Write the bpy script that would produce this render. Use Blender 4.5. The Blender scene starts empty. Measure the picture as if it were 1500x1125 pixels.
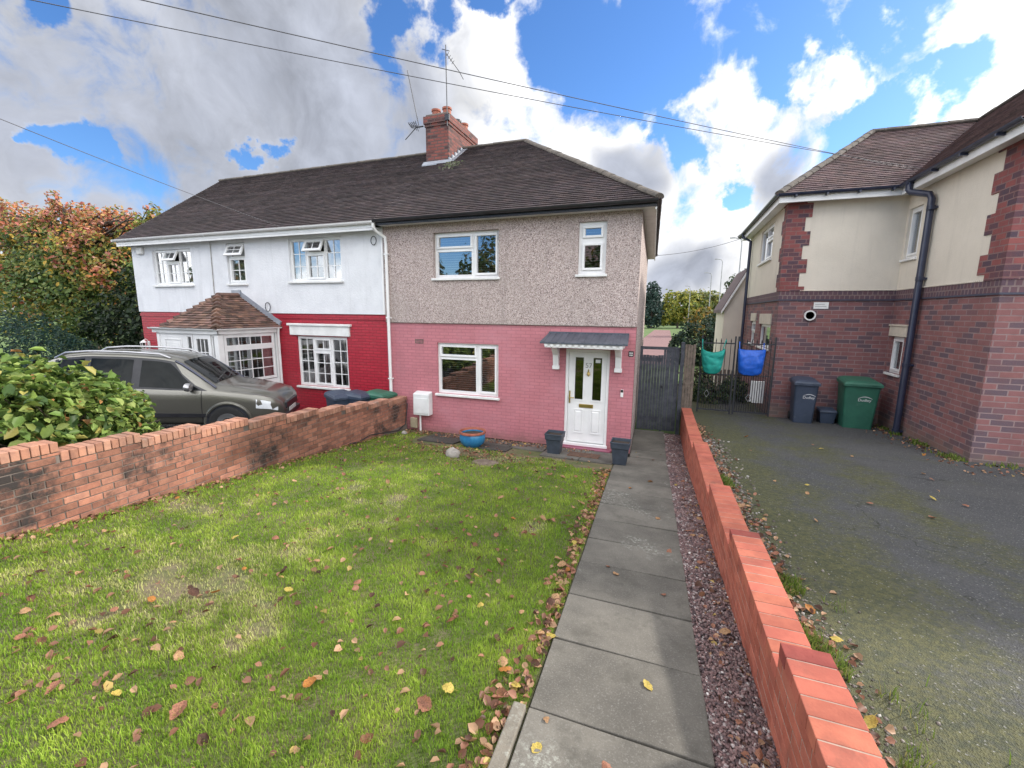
import bpy, math, random
import numpy as np
from mathutils import Vector, Matrix, noise as mnoise
random.seed(7); RNG = np.random.default_rng(7)
R = math.radians
S = bpy.context.scene
COL = S.collection
K = -0.036                      # the plots run very slightly askew to the house fronts

# ------------------------------------------------------------------ ground shape
def gz(y):                      # lawn side
    return 0.92 - 0.107*max(min(y, 9.2), -4.0)
def dz(y):                      # neighbour's driveway
    return 1.0 - 0.06*max(min(y, 13.0), -4.0)
def xl_path(y): return -0.522 - 0.0402*min(y, 8.0)
def xr_path(y): return 0.41 - 0.0345*y
def xw(y): return 0.71 - 0.028*y            # left face of red wall
def xlw(y): return -6.08 - 0.036*(y-9.1)    # inner face of left garden wall

# ------------------------------------------------------------------ materials
def newmat(name):
    m = bpy.data.materials.new(name); m.use_nodes = True
    nt = m.node_tree; b = nt.nodes['Principled BSDF']
    return m, nt, b
def N(nt, t, **kw):
    n = nt.nodes.new(t)
    for k, v in kw.items():
        if k in n.inputs: n.inputs[k].default_value = v
        else: setattr(n, k, v)
    return n
def L(nt, a, b): nt.links.new(a, b)
def noise(nt, vec, scale, detail=4, rough=.6):
    n = N(nt, 'ShaderNodeTexNoise'); n.inputs['Scale'].default_value = scale
    n.inputs['Detail'].default_value = detail; n.inputs['Roughness'].default_value = rough
    if vec is not None: L(nt, vec, n.inputs['Vector'])
    return n.outputs['Fac']
def mrange(nt, v, a, b, c=0., d=1.):
    n = N(nt, 'ShaderNodeMapRange'); n.interpolation_type = 'SMOOTHSTEP'
    L(nt, v, n.inputs[0])
    for i, x in enumerate((a, b, c, d)): n.inputs[i+1].default_value = x
    return n.outputs[0]
def mixc(nt, fac, a, b, mode='MIX'):
    n = N(nt, 'ShaderNodeMix'); n.data_type = 'RGBA'; n.blend_type = mode
    for i, v in ((0, fac), (6, a), (7, b)):
        if hasattr(v, 'is_linked') or hasattr(v, 'links'): L(nt, v, n.inputs[i])
        elif i == 0: n.inputs[0].default_value = v
        else: n.inputs[i].default_value = (*v, 1) if len(v) == 3 else v
    return n.outputs[2]
def math_(nt, op, a, b=None):
    n = N(nt, 'ShaderNodeMath'); n.operation = op
    for i, v in ((0, a), (1, b)):
        if v is None: continue
        if hasattr(v, 'links'): L(nt, v, n.inputs[i])
        else: n.inputs[i].default_value = v
    return n.outputs[0]
def pos(nt):
    return N(nt, 'ShaderNodeNewGeometry').outputs['Position']
def objc(nt):
    return N(nt, 'ShaderNodeTexCoord').outputs['Object']
def bump(nt, b, h, strength=.3, dist=.01):
    n = N(nt, 'ShaderNodeBump'); n.inputs['Strength'].default_value = strength; n.inputs['Distance'].default_value = dist
    L(nt, h, n.inputs['Height']); L(nt, n.outputs[0], b.inputs['Normal'])

def pm(name, col, rough=.6, col2=None, scale=4., bscale=0, bstr=.2, metal=0, attr=False, grime=None, spec=None, space='obj'):
    """plain procedural material: two tones mixed by noise, fine speckle, optional bump, optional per-face colour"""
    m, nt, b = newmat(name)
    v = objc(nt) if space == 'obj' else pos(nt)
    c2 = col2 or tuple(x*.8 for x in col)
    f = mrange(nt, noise(nt, v, scale, 6), .35, .65)
    c = mixc(nt, f, col, c2)
    if attr:
        a = N(nt, 'ShaderNodeAttribute'); a.attribute_name = 'Col'
        c = mixc(nt, 1., c, a.outputs['Color'], 'MULTIPLY')
    if grime:
        g = mrange(nt, noise(nt, v, grime[1], 8, .7), grime[2], grime[3])
        c = mixc(nt, g, c, grime[0])
    L(nt, c, b.inputs['Base Color']); b.inputs['Roughness'].default_value = rough; b.inputs['Metallic'].default_value = metal
    if spec is not None: b.inputs['Specular IOR Level'].default_value = spec
    if bscale: bump(nt, b, noise(nt, v, bscale, 4), bstr)
    return m

def brickmat(name, cols, mortar, bw=.225, rh=.075, ms=.01, vary=.25, bstr=.5, patch=None, rough=.85, soft=.1, dark=None, splash=None):
    """brick courses laid in the plane of an upright wall; u = x+y works on every axis-aligned face"""
    m, nt, b = newmat(name)
    p = pos(nt); sp = N(nt, 'ShaderNodeSeparateXYZ'); L(nt, p, sp.inputs[0])
    u = math_(nt, 'ADD', sp.outputs[0], sp.outputs[1])
    cb = N(nt, 'ShaderNodeCombineXYZ'); L(nt, u, cb.inputs[0]); L(nt, sp.outputs[2], cb.inputs[1])
    wob = N(nt, 'ShaderNodeTexNoise'); wob.inputs['Scale'].default_value = 9; L(nt, cb.outputs[0], wob.inputs['Vector'])
    va = N(nt, 'ShaderNodeVectorMath'); va.operation = 'MULTIPLY_ADD'
    L(nt, wob.outputs['Color'], va.inputs[0]); va.inputs[1].default_value = (.008, .008, 0); L(nt, cb.outputs[0], va.inputs[2])
    def brick(c1, c2, mo):
        t = N(nt, 'ShaderNodeTexBrick'); L(nt, va.outputs[0], t.inputs['Vector'])
        t.inputs['Color1'].default_value = (*c1, 1); t.inputs['Color2'].default_value = (*c2, 1); t.inputs['Mortar'].default_value = (*mo, 1)
        t.inputs['Scale'].default_value = 1; t.inputs['Brick Width'].default_value = bw; t.inputs['Row Height'].default_value = rh
        t.inputs['Mortar Size'].default_value = ms; t.inputs['Mortar Smooth'].default_value = soft
        return t
    t = brick(cols[0], cols[1], mortar)
    c = t.outputs['Color']
    if dark:                    # a share of the bricks is burnt blue-black
        t2 = brick((0, 0, 0), (1, 1, 1), (0, 0, 0)); t2.inputs['Bias'].default_value = 0
        r = mrange(nt, t2.outputs['Color'], dark[1], dark[1]+.08)
        c = mixc(nt, r, c, dark[0])
    g = noise(nt, p, 3.2, 8, .65)
    c = mixc(nt, mrange(nt, g, .35, .7, 0, vary), c, tuple(x*.55 for x in cols[0]))
    f = noise(nt, p, 60, 3)
    c = mixc(nt, mrange(nt, f, .3, .8, 0, .25), c, tuple(min(1, x*1.35) for x in cols[1]))
    if patch:
        g2 = mrange(nt, noise(nt, p, patch[1], 8, .7), patch[2], patch[3])
        c = mixc(nt, g2, c, patch[0])
    st = N(nt, 'ShaderNodeMapping'); st.inputs['Scale'].default_value = (2.2, 2.2, .22); L(nt, p, st.inputs[0])
    c = mixc(nt, mrange(nt, noise(nt, st.outputs[0], 1.7, 7, .7), .52, .78, 0, .30), c, tuple(x*.62 for x in cols[0]))
    if splash:                  # mud thrown up along the foot of the wall
        z_ = math_(nt, 'ADD', sp.outputs[2], math_(nt, 'MULTIPLY', math_(nt, 'SUBTRACT', noise(nt, p, 4, 8, .75), .5), .7))
        c = mixc(nt, mrange(nt, z_, splash[1], splash[1]-.38, 0, splash[2]), c, splash[0])
    L(nt, c, b.inputs['Base Color']); b.inputs['Roughness'].default_value = rough
    h = math_(nt, 'SUBTRACT', math_(nt, 'MULTIPLY', f, .35), t.outputs['Fac'])
    bump(nt, b, h, bstr, .012)
    return m

def glassmat(name, tint=(.75, .8, .8), refl=.25):
    m, nt, b = newmat(name)
    nt.nodes.remove(b)
    out = nt.nodes['Material Output']
    tr = N(nt, 'ShaderNodeBsdfTransparent'); tr.inputs[0].default_value = (*tint, 1)
    gl = N(nt, 'ShaderNodeBsdfGlossy'); gl.inputs['Roughness'].default_value = .015; gl.inputs[0].default_value = (.95, .97, 1, 1)
    lw = N(nt, 'ShaderNodeFresnel'); lw.inputs[0].default_value = 1.5
    wv = N(nt, 'ShaderNodeTexNoise'); wv.inputs['Scale'].default_value = 2.5; L(nt, pos(nt), wv.inputs['Vector'])
    bp = N(nt, 'ShaderNodeBump'); bp.inputs['Strength'].default_value = .05; bp.inputs['Distance'].default_value = .02; L(nt, wv.outputs[0], bp.inputs['Height'])
    L(nt, bp.outputs[0], gl.inputs['Normal'])
    f = math_(nt, 'ADD', lw.outputs[0], refl)
    mx = N(nt, 'ShaderNodeMixShader'); L(nt, f, mx.inputs[0]); L(nt, tr.outputs[0], mx.inputs[1]); L(nt, gl.outputs[0], mx.inputs[2])
    L(nt, mx.outputs[0], out.inputs['Surface'])
    return m

def leafmat(name, attr=True, col=(1, 1, 1), rough=.5, trans=.35):
    m, nt, b = newmat(name)
    a = N(nt, 'ShaderNodeAttribute'); a.attribute_name = 'Col'
    f = noise(nt, pos(nt), 30, 2)
    c = mixc(nt, mrange(nt, f, .3, .7, 0, .35), a.outputs['Color'], tuple(x*.6 for x in col), 'MULTIPLY') if attr else None
    if not attr:
        c = mixc(nt, mrange(nt, noise(nt, objc(nt), 14, 4), .35, .65), col, tuple(x*.55 for x in col))
    L(nt, c, b.inputs['Base Color']); b.inputs['Roughness'].default_value = rough
    b.inputs['Specular IOR Level'].default_value = .3
    if trans:
        out = nt.nodes['Material Output']
        t = N(nt, 'ShaderNodeBsdfTranslucent'); L(nt, c, t.inputs[0])
        mx = N(nt, 'ShaderNodeMixShader'); mx.inputs[0].default_value = trans
        L(nt, b.outputs[0], mx.inputs[1]); L(nt, t.outputs[0], mx.inputs[2]); L(nt, mx.outputs[0], out.inputs['Surface'])
    return m

M = {}
M['pinkbrick'] = brickmat('pink_painted_brick', ((.50, .182, .21), (.45, .162, .19)), (.35, .125, .15), vary=.28, bstr=.35, ms=.009, splash=((.16, .10, .085), .22, .6), patch=((.48, .21, .245), .9, .45, .8), rough=.6)
M['redbrick'] = brickmat('red_painted_brick', ((.44, .022, .042), (.36, .016, .034)), (.25, .012, .024), vary=.35, bstr=.8, ms=.012, rough=.4, patch=((.44, .05, .06), 5, .56, .8))
M['housebrick'] = brickmat('brown_red_brick', ((.26, .11, .105), (.19, .088, .095)), (.265, .20, .195), bw=.30, rh=.1, ms=.010, vary=.5, bstr=.4, splash=((.16, .13, .10), .75, .5), dark=((.10, .075, .095), .64), patch=((.44, .36, .33), 4, .69, .78), soft=.3)
M['chimbrick'] = brickmat('chimney_brick', ((.24, .07, .055), (.155, .048, .042)), (.075, .06, .056), bw=.225, rh=.085, ms=.015, vary=.6, dark=((.035, .022, .025), .60))
M['quoinbrick'] = brickmat('quoin_brick', ((.26, .075, .068), (.18, .06, .065)), (.20, .13, .125), bw=.23, rh=.1, ms=.01, vary=.5, dark=((.06, .045, .065), .56))
M['soldier'] = brickmat('soldier_brick', ((.13, .065, .075), (.09, .06, .085)), (.22, .16, .15), bw=.1, rh=.24, ms=.012, vary=.5)
def pebbledash():
    m, nt, b = newmat('pebbledash'); p = pos(nt)
    vo = N(nt, 'ShaderNodeTexVoronoi'); vo.inputs['Scale'].default_value = 84; L(nt, p, vo.inputs['Vector'])
    sp = N(nt, 'ShaderNodeSeparateColor'); L(nt, vo.outputs['Color'], sp.inputs[0])
    r = N(nt, 'ShaderNodeValToRGB'); L(nt, sp.outputs[0], r.inputs[0])
    e = r.color_ramp.elements
    e[0].position = 0; e[0].color = (.10, .075, .07, 1); e[1].position = 1; e[1].color = (.72, .64, .61, 1)
    for q, c in ((.18, (.22, .165, .155, 1)), (.30, (.385, .305, .285, 1)), (.62, (.48, .39, .365, 1)), (.85, (.58, .49, .465, 1))):
        x = e.new(q); x.color = c
    c = mixc(nt, mrange(nt, noise(nt, p, .9, 6), .35, .7, 0, .35), r.outputs[0], (.36, .31, .285))
    st = N(nt, 'ShaderNodeMapping'); st.inputs['Scale'].default_value = (3, 3, .18); L(nt, p, st.inputs[0])
    c = mixc(nt, mrange(nt, noise(nt, st.outputs[0], 1.6, 7, .7), .5, .75, 0, .45), c, (.20, .165, .15))
    L(nt, c, b.inputs['Base Color']); b.inputs['Roughness'].default_value = .9
    bump(nt, b, vo.outputs['Distance'], .6, .012)
    return m
M['pebble'] = pebbledash()
def roughcast(name, col, col2, sc=26, bs=.7):
    m, nt, b = newmat(name); p = pos(nt)
    c = mixc(nt, mrange(nt, noise(nt, p, 1.1, 8, .7), .35, .7), col, col2)
    st = N(nt, 'ShaderNodeMapping'); st.inputs['Scale'].default_value = (3, 3, .25); L(nt, p, st.inputs[0])
    c = mixc(nt, mrange(nt, noise(nt, st.outputs[0], 1.6, 7, .7), .50, .78, 0, .5), c, tuple(x*.68 for x in col))
    L(nt, c, b.inputs['Base Color']); b.inputs['Roughness'].default_value = .85
    bump(nt, b, noise(nt, p, sc, 5, .7), bs, .02)
    return m
M['whitecast'] = roughcast('white_roughcast', (.74, .75, .78), (.64, .65, .68))
M['cream'] = roughcast('cream_render', (.69, .63, .54), (.63, .575, .49), 40, .3)
M['upvc'] = pm('white_plastic', (.80, .80, .80), .3, (.74, .74, .74), 3)
M['whitepaint'] = pm('white_paint', (.76, .76, .75), .5, (.66, .66, .65), 5, 30, .1)
M['glass'] = glassmat('window_glass')
M['darkglass'] = glassmat('door_glass', (.16, .19, .17), .06)
M['carglass'] = glassmat('car_glass', (.16, .2, .21), .12)
M['blind'] = pm('blind_slats', (.55, .53, .50), .5)
M['curtain'] = pm('net_curtain', (.42, .41, .39), .8, (.27, .26, .25), 9)
M['dark'] = pm('dark_interior', (.035, .033, .03), .9)
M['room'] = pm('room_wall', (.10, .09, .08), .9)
M['blackpvc'] = pm('black_plastic', (.018, .018, .022), .35, (.03, .03, .035), 6)
M['bluepipe'] = pm('dark_blue_black_pipe', (.02, .025, .05), .35, (.03, .035, .065), 4)
M['greypvc'] = pm('grey_canopy', (.085, .095, .12), .45, (.06, .07, .09), 5, grime=((.16, .17, .17), 6, .6, .75))
M['brass'] = pm('brass', (.55, .40, .14), .35, metal=.9)
M['aerial'] = pm('dull_aluminium', (.10, .10, .11), .6)
M['brownstone'] = pm('earthy_stone', (.20, .155, .12), .95, (.12, .09, .07), 9, 30, .5)
M['steel'] = pm('galvanised_steel', (.33, .33, .34), .4, metal=.8)
M['lead'] = pm('lead_flashing', (.30, .32, .36), .5, (.22, .24, .28), 6)
M['tile'] = pm('clay_roof_tile', (.076, .055, .056), .8, (.050, .038, .042), 7, 60, .3, attr=True, grime=((.095, .087, .072), 5, .62, .8), space='pos')
M['tileright'] = pm('brown_roof_tile', (.135, .088, .086), .75, (.10, .068, .071), 7, 60, .3, attr=True, grime=((.22, .18, .17), 4, .62, .8), space='pos')
M['tileporch'] = pm('red_brown_tile', (.18, .10, .078), .8, (.115, .072, .06), 9, 60, .3, attr=True, space='pos')
M['ridge'] = pm('ridge_tile', (.125, .105, .088), .85, (.075, .066, .058), 6, 50, .3, space='pos')
M['terracotta'] = pm('terracotta', (.36, .11, .065), .75, (.24, .08, .055), 7)
M['wallbrick'] = pm('orange_brick', (.36, .16, .105), .88, (.26, .115, .08), 9, 70, .35, attr=True, grime=((.03, .024, .023), 1.25, .50, .64), space='pos')
M['walltop'] = pm('weathered_brick', (.42, .21, .14), .9, (.31, .155, .11), 9, 70, .35, attr=True, grime=((.23, .19, .165), 3, .5, .8), space='pos')
M['mortar'] = pm('dark_mortar', (.10, .085, .075), .95, (.20, .16, .14), 3, 40, .3)
M['redwall'] = pm('smooth_red_brick', (.43, .135, .09), .95, (.33, .10, .07), 6, 70, .3, attr=True, spec=.2, grime=((.17, .085, .065), 2.6, .52, .85), space='pos')
M['redmortar'] = pm('tan_mortar', (.36, .26, .21), .95, (.26, .185, .15), 8, 60, .2)
M['timber'] = pm('dark_gate_timber', (.062, .068, .085), .8, (.038, .042, .055), 9, 50, .3, space='pos')
M['brownboard'] = pm('brown_fence_board', (.19, .15, .12), .85, (.12, .095, .08), 8, 50, .3, space='pos')
M['wire'] = pm('weathered_cable', (.10, .10, .115), .7)
M['iron'] = pm('black_iron', (.02, .022, .03), .5)
M['binblue'] = pm('charcoal_blue_bin', (.045, .062, .10), .5, (.035, .05, .08), 3, grime=((.10, .115, .14), 7, .56, .8))
M['bingreen'] = pm('green_bin', (.028, .13, .085), .5, (.022, .105, .07), 3, grime=((.08, .17, .13), 7, .56, .8))
M['white'] = pm('white_marking', (.75, .76, .76), .6)
M['blueglaze'] = pm('blue_glaze', (.035, .22, .42), .25, (.025, .15, .33), 6, grime=((.13, .27, .36), 9, .6, .8))
M['planter'] = pm('dark_planter', (.048, .062, .085), .55, (.035, .045, .062), 8)
M['soil'] = pm('potting_soil', (.055, .038, .028), .95, (.03, .022, .018), 30, 60, .6)
M['coir'] = pm('brown_doormat', (.14, .075, .05), .95, (.085, .05, .036), 20, 120, .6)
M['stone'] = pm('garden_stone', (.36, .33, .30), .9, (.26, .24, .22), 12, 30, .4)
M['tealcloth'] = pm('teal_cloth', (.012, .33, .27), .7, (.01, .26, .22), 8, 25, .3)
M['bluecloth'] = pm('blue_woven_plastic', (.012, .12, .62), .45, (.01, .095, .5), 14, 30, .4)
M['metermat'] = pm('meter_box_white', (.74, .75, .75), .4, (.66, .67, .67), 4)
M['tan'] = pm('tan_plastic', (.46, .40, .28), .6)
M['rubber'] = pm('tyre_rubber', (.02, .02, .02), .8)
M['alloy'] = pm('alloy_wheel', (.5, .5, .52), .3, metal=.8)
M['lampglass'] = pm('headlight_glass', (.75, .78, .82), .08, spec=.8)
def carpaint():
    m, nt, b = newmat('olive_grey_metallic'); v = objc(nt)
    f = noise(nt, v, 900, 1)
    c = mixc(nt, mrange(nt, f, .3, .7), (.15, .145, .125), (.215, .207, .18))
    L(nt, c, b.inputs['Base Color']); b.inputs['Metallic'].default_value = .65; b.inputs['Roughness'].default_value = .34
    b.inputs['Coat Weight'].default_value = .8; b.inputs['Coat Roughness'].default_value = .04
    return m
M['carpaint'] = carpaint()
M['leaf'] = leafmat('foliage')
M['bark'] = pm('bark', (.085, .065, .05), .9, (.05, .04, .03), 10, 30, .5)
M['grassblade'] = leafmat('grass_blade', rough=.6, trans=.4)
M['pebbles'] = pm('gravel_stone', (.9, .9, .9), .75, (.7, .7, .7), 40, attr=True, space='pos')

def lawnsoil():
    m, nt, b = newmat('lawn_soil'); p = pos(nt)
    c = mixc(nt, mrange(nt, noise(nt, p, 2.2, 8, .7), .4, .65), (.085, .105, .03), (.165, .13, .08))
    c = mixc(nt, mrange(nt, noise(nt, p, 35, 4), .5, .75), c, (.08, .06, .04))
    L(nt, c, b.inputs['Base Color']); b.inputs['Roughness'].default_value = .95
    bump(nt, b, noise(nt, p, 45, 5), .8, .02)
    return m
M['lawnsoil'] = lawnsoil()
def concrete():
    m, nt, b = newmat('old_concrete_slab'); p = pos(nt)
    c = mixc(nt, mrange(nt, noise(nt, p, 1.7, 8, .65), .3, .7), (.148, .137, .12), (.082, .076, .067))
    a = N(nt, 'ShaderNodeAttribute'); a.attribute_name = 'Col'
    c = mixc(nt, 1, c, a.outputs['Color'], 'MULTIPLY')
    c = mixc(nt, mrange(nt, noise(nt, p, 90, 3, .8), .5, .75, 0, .55), c, (.26, .25, .235))
    c = mixc(nt, mrange(nt, noise(nt, p, 150, 2), .25, .42, .5, 0), c, (.05, .05, .045))
    lich = math_(nt, 'MULTIPLY', mrange(nt, noise(nt, p, 1.1, 3), .56, .68, 0, .65), mrange(nt, noise(nt, p, 26, 5, .75), .5, .62))
    c = mixc(nt, lich, c, (.33, .34, .30))
    c = mixc(nt, mrange(nt, noise(nt, p, 3.0, 8, .78), .50, .72, 0, .75), c, (.062, .058, .048))
    L(nt, c, b.inputs['Base Color']); b.inputs['Roughness'].default_value = .9
    bump(nt, b, noise(nt, p, 120, 4), .35, .006)
    return m
M['concrete'] = concrete()
def asphalt():
    m, nt, b = newmat('mossy_asphalt'); p = pos(nt)
    vo = N(nt, 'ShaderNodeTexVoronoi'); vo.inputs['Scale'].default_value = 120; L(nt, p, vo.inputs['Vector'])
    sp = N(nt, 'ShaderNodeSeparateColor'); L(nt, vo.outputs['Color'], sp.inputs[0])
    c = mixc(nt, sp.outputs[0], (.028, .029, .032), (.068, .070, .075))
    c = mixc(nt, mrange(nt, sp.outputs[1], .965, .985), c, (.24, .24, .23))
    c = mixc(nt, mrange(nt, noise(nt, p, .8, 6), .35, .7, 0, .6), c, (.072, .071, .072))
    c = mixc(nt, mrange(nt, noise(nt, p, 1.9, 8, .75), .52, .72, 0, .6), c, (.032, .031, .030))
    ck = N(nt, 'ShaderNodeTexVoronoi'); ck.feature = 'DISTANCE_TO_EDGE'; ck.inputs['Scale'].default_value = .75
    wp = N(nt, 'ShaderNodeTexNoise'); wp.inputs['Scale'].default_value = 3.5; wp.inputs['Detail'].default_value = 6; L(nt, p, wp.inputs['Vector'])
    wa = N(nt, 'ShaderNodeVectorMath'); wa.operation = 'MULTIPLY_ADD'; L(nt, wp.outputs['Color'], wa.inputs[0]); wa.inputs[1].default_value = (.5, .5, 0); L(nt, p, wa.inputs[2]); L(nt, wa.outputs[0], ck.inputs['Vector'])
    c = mixc(nt, math_(nt, 'MULTIPLY', mrange(nt, ck.outputs['Distance'], .008, .001), mrange(nt, noise(nt, p, .6, 2), .54, .62)), c, (.014, .014, .013))
    xyz = N(nt, 'ShaderNodeSeparateXYZ'); L(nt, p, xyz.inputs[0])
    # moss thrives along the wall and on a strip between the wheel tracks
    u = math_(nt, 'ADD', xyz.outputs[0], math_(nt, 'MULTIPLY', xyz.outputs[1], .045))
    e1 = mrange(nt, u, 1.4, 3.0, .36, 0)
    d2 = math_(nt, 'ABSOLUTE', math_(nt, 'SUBTRACT', u, 3.1)); e2 = mrange(nt, d2, .0, .8, .24, 0)
    f = math_(nt, 'ADD', math_(nt, 'ADD', noise(nt, p, 1.5, 8, .7), e1), e2)
    f2 = math_(nt, 'ADD', f, math_(nt, 'MULTIPLY', math_(nt, 'SUBTRACT', noise(nt, p, 30, 4, .8), .5), .5))
    c = mixc(nt, mrange(nt, f2, .54, .86, 0, .88), c, mixc(nt, mrange(nt, noise(nt, p, 18, 5, .8), .4, .6), (.082, .080, .024), (.036, .042, .015)))
    c = mixc(nt, .5, c, mixc(nt, sp.outputs[2], (.45, .45, .45), (1.5, 1.5, 1.5)), 'MULTIPLY')
    c = mixc(nt, mrange(nt, sp.outputs[1], .984, .992), c, (.20, .195, .18))
    L(nt, c, b.inputs['Base Color']); b.inputs['Roughness'].default_value = .85
    bump(nt, b, vo.outputs['Distance'], .7, .008)
    return m
M['asphalt'] = asphalt()
M['gravelbed'] = pm('gravel_bed', (.12, .085, .085), .95, (.07, .05, .05), 30, 60, .8, space='pos')
M['farground'] = pm('far_grass', (.085, .14, .03), .95, (.065, .11, .025), .3, 3, .4, space='pos')
M['redpaving'] = brickmat('red_block_paving', ((.20, .105, .10), (.17, .09, .09)), (.22, .14, .135))
M['street'] = pm('street_asphalt', (.06, .06, .06), .9, space='pos')

M['pinkstep'] = pm('pink_gloss_step', (.30, .085, .14), .45, (.24, .07, .11), 4)
M['cardark'] = pm('tinted_car_glass', (.006, .008, .009), .03, (.012, .015, .016), 3, spec=.16)
M['navytrim'] = pm('dark_navy_trim', (.02, .026, .07), .25, spec=.8)
M['binblue_brick'] = pm('blue_black_brick', (.06, .06, .09), .7)
M['creampaint'] = pm('cream_painted_concrete', (.62, .56, .46), .8, (.54, .49, .41), 4)
M['greytext'] = pm('faded_grey_lettering', (.35, .36, .37), .8)
# ------------------------------------------------------------------ mesh builder
class MB:
    def __init__(s): s.v = []; s.f = []; s.mi = []; s.c = []; s.cur = 0; s.col = (1, 1, 1)
    def face(s, idx): s.f.append(tuple(idx)); s.mi.append(s.cur); s.c.append(s.col)
    def quad(s, *p):
        n = len(s.v); s.v += [tuple(q) for q in p]; s.face(range(n, n+len(p)))
    def hexa(s, p):             # 8 points: bottom ring 0-3 (ccw from above), top ring 4-7
        n = len(s.v); s.v += [tuple(q) for q in p]
        for q in ((3, 2, 1, 0), (4, 5, 6, 7), (0, 1, 5, 4), (1, 2, 6, 5), (2, 3, 7, 6), (3, 0, 4, 7)): s.face([n+i for i in q])
    def box(s, x0, x1, y0, y1, z0, z1, fr=None):
        p = [(x0, y0, z0), (x1, y0, z0), (x1, y1, z0), (x0, y1, z0), (x0, y0, z1), (x1, y0, z1), (x1, y1, z1), (x0, y1, z1)]
        s.hexa([fr(*q) for q in p] if fr else p)
    def beam(s, a, b, w, h, up=(0, 0, 1)):
        a = Vector(a); b = Vector(b); d = (b-a).normalized(); u = Vector(up)
        r = d.cross(u)
        if r.length < 1e-4: r = d.cross(Vector((1, 0, 0)))
        r.normalize(); u = r.cross(d); r *= w/2; u *= h/2
        s.hexa([a-r-u, a+r-u, b+r-u, b-r-u, a-r+u, a+r+u, b+r+u, b-r+u])
    def tube(s, pts, r, n=8, cap=True):
        pts = [Vector(p) for p in pts]; rs = r if isinstance(r, (list, tuple)) else [r]*len(pts)
        base = len(s.v); prev = None
        for i, p in enumerate(pts):
            d = (pts[min(i+1, len(pts)-1)]-pts[max(i-1, 0)]).normalized()
            if prev is None:
                a = Vector((0, 0, 1)) if abs(d.z) < .9 else Vector((1, 0, 0)); u = d.cross(a).normalized()
            else:
                u = (prev - d*prev.dot(d)).normalized()
            prev = u; w = d.cross(u)
            for k in range(n):
                t = 2*math.pi*k/n; s.v.append(tuple(p+(u*math.cos(t)+w*math.sin(t))*rs[i]))
        for i in range(len(pts)-1):
            for k in range(n):
                a = base+i*n+k; b2 = base+i*n+(k+1) % n; s.face((a, b2, b2+n, a+n))
        if cap:
            s.face([base+k for k in range(n)][::-1]); s.face([base+(len(pts)-1)*n+k for k in range(n)])
    def lathe(s, prof, c=(0, 0, 0), n=24, cap=True):
        base = len(s.v)
        for r, z in prof:
            for k in range(n):
                t = 2*math.pi*k/n; s.v.append((c[0]+r*math.cos(t), c[1]+r*math.sin(t), c[2]+z))
        for i in range(len(prof)-1):
            for k in range(n):
                a = base+i*n+k; b = base+i*n+(k+1) % n; s.face((a, b, b+n, a+n))
        if cap and prof[0][0] > 0: s.face([base+k for k in range(n)][::-1])
        if cap and prof[-1][0] > 0: s.face([base+(len(prof)-1)*n+k for k in range(n)])
    def loft(s, secs, closed=True, cap=True):
        base = len(s.v); n = len(secs[0])
        for q in secs: s.v += [tuple(p) for p in q]
        for i in range(len(secs)-1):
            for k in range(n if closed else n-1):
                a = base+i*n+k; b = base+i*n+(k+1) % n; s.face((a, b, b+n, a+n))
        if cap:
            s.face([base+k for k in range(n)][::-1]); s.face([base+(len(secs)-1)*n+k for k in range(n)])
    def build(s, name, mat, parent=None, smooth=False, bevel=0, world=True):
        me = bpy.data.meshes.new(name)
        off = Vector((0, 0, 0))
        if parent is not None and world:
            q = parent
            while q is not None: off += Vector(q.location); q = q.parent
        v = np.array(s.v, dtype=np.float64) - np.array(off)
        me.from_pydata(v.tolist(), [], s.f)
        mats = mat if isinstance(mat, (list, tuple)) else [mat]
        for m in mats: me.materials.append(M[m] if isinstance(m, str) else m)
        me.polygons.foreach_set('material_index', s.mi)
        if any(c != (1, 1, 1) for c in s.c) or any('attr' in str(m) for m in mats) or True:
            at = me.color_attributes.new('Col', 'FLOAT_COLOR', 'CORNER')
            tot = np.array([len(f) for f in s.f]); cc = np.ones((len(s.f), 4)); cc[:, :3] = np.array(s.c)
            at.data.foreach_set('color', np.repeat(cc, tot, axis=0).ravel())
        if smooth: me.polygons.foreach_set('use_smooth', [True]*len(s.f))
        me.update()
        o = bpy.data.objects.new(name, me); COL.objects.link(o)
        if parent is not None: o.parent = parent
        if smooth and smooth != 'all':
            md = o.modifiers.new('edge', 'EDGE_SPLIT'); md.split_angle = R(smooth if smooth is not True else 40)
        if bevel:
            md = o.modifiers.new('bevel', 'BEVEL'); md.width = bevel; md.segments = 2; md.limit_method = 'ANGLE'; md.angle_limit = R(50)
        return o

def raw_mesh(name, verts, faces, mat, cols=None, parent=None, smooth=False):
    """numpy mesh: verts (n,3), faces (m,k) constant k, cols (m,3)"""
    me = bpy.data.meshes.new(name)
    if parent is not None: verts = verts - np.array(parent.location)
    n, m, k = len(verts), len(faces), faces.shape[1]
    me.vertices.add(n); me.vertices.foreach_set('co', verts.astype(np.float32).ravel())
    me.loops.add(m*k); me.loops.foreach_set('vertex_index', faces.astype(np.int32).ravel())
    me.polygons.add(m); me.polygons.foreach_set('loop_start', np.arange(0, m*k, k, dtype=np.int32))
    me.polygons.foreach_set('loop_total', np.full(m, k, dtype=np.int32))
    if smooth: me.polygons.foreach_set('use_smooth', np.ones(m, dtype=bool))
    me.update(calc_edges=True); me.validate()
    if cols is not None:
        at = me.color_attributes.new('Col', 'FLOAT_COLOR', 'CORNER')
        cc = np.ones((m, 4), dtype=np.float32); cc[:, :3] = cols
        at.data.foreach_set('color', np.repeat(cc, k, axis=0).ravel())
    me.materials.append(M[mat])
    o = bpy.data.objects.new(name, me); COL.objects.link(o)
    if parent is not None: o.parent = parent
    return o

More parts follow.
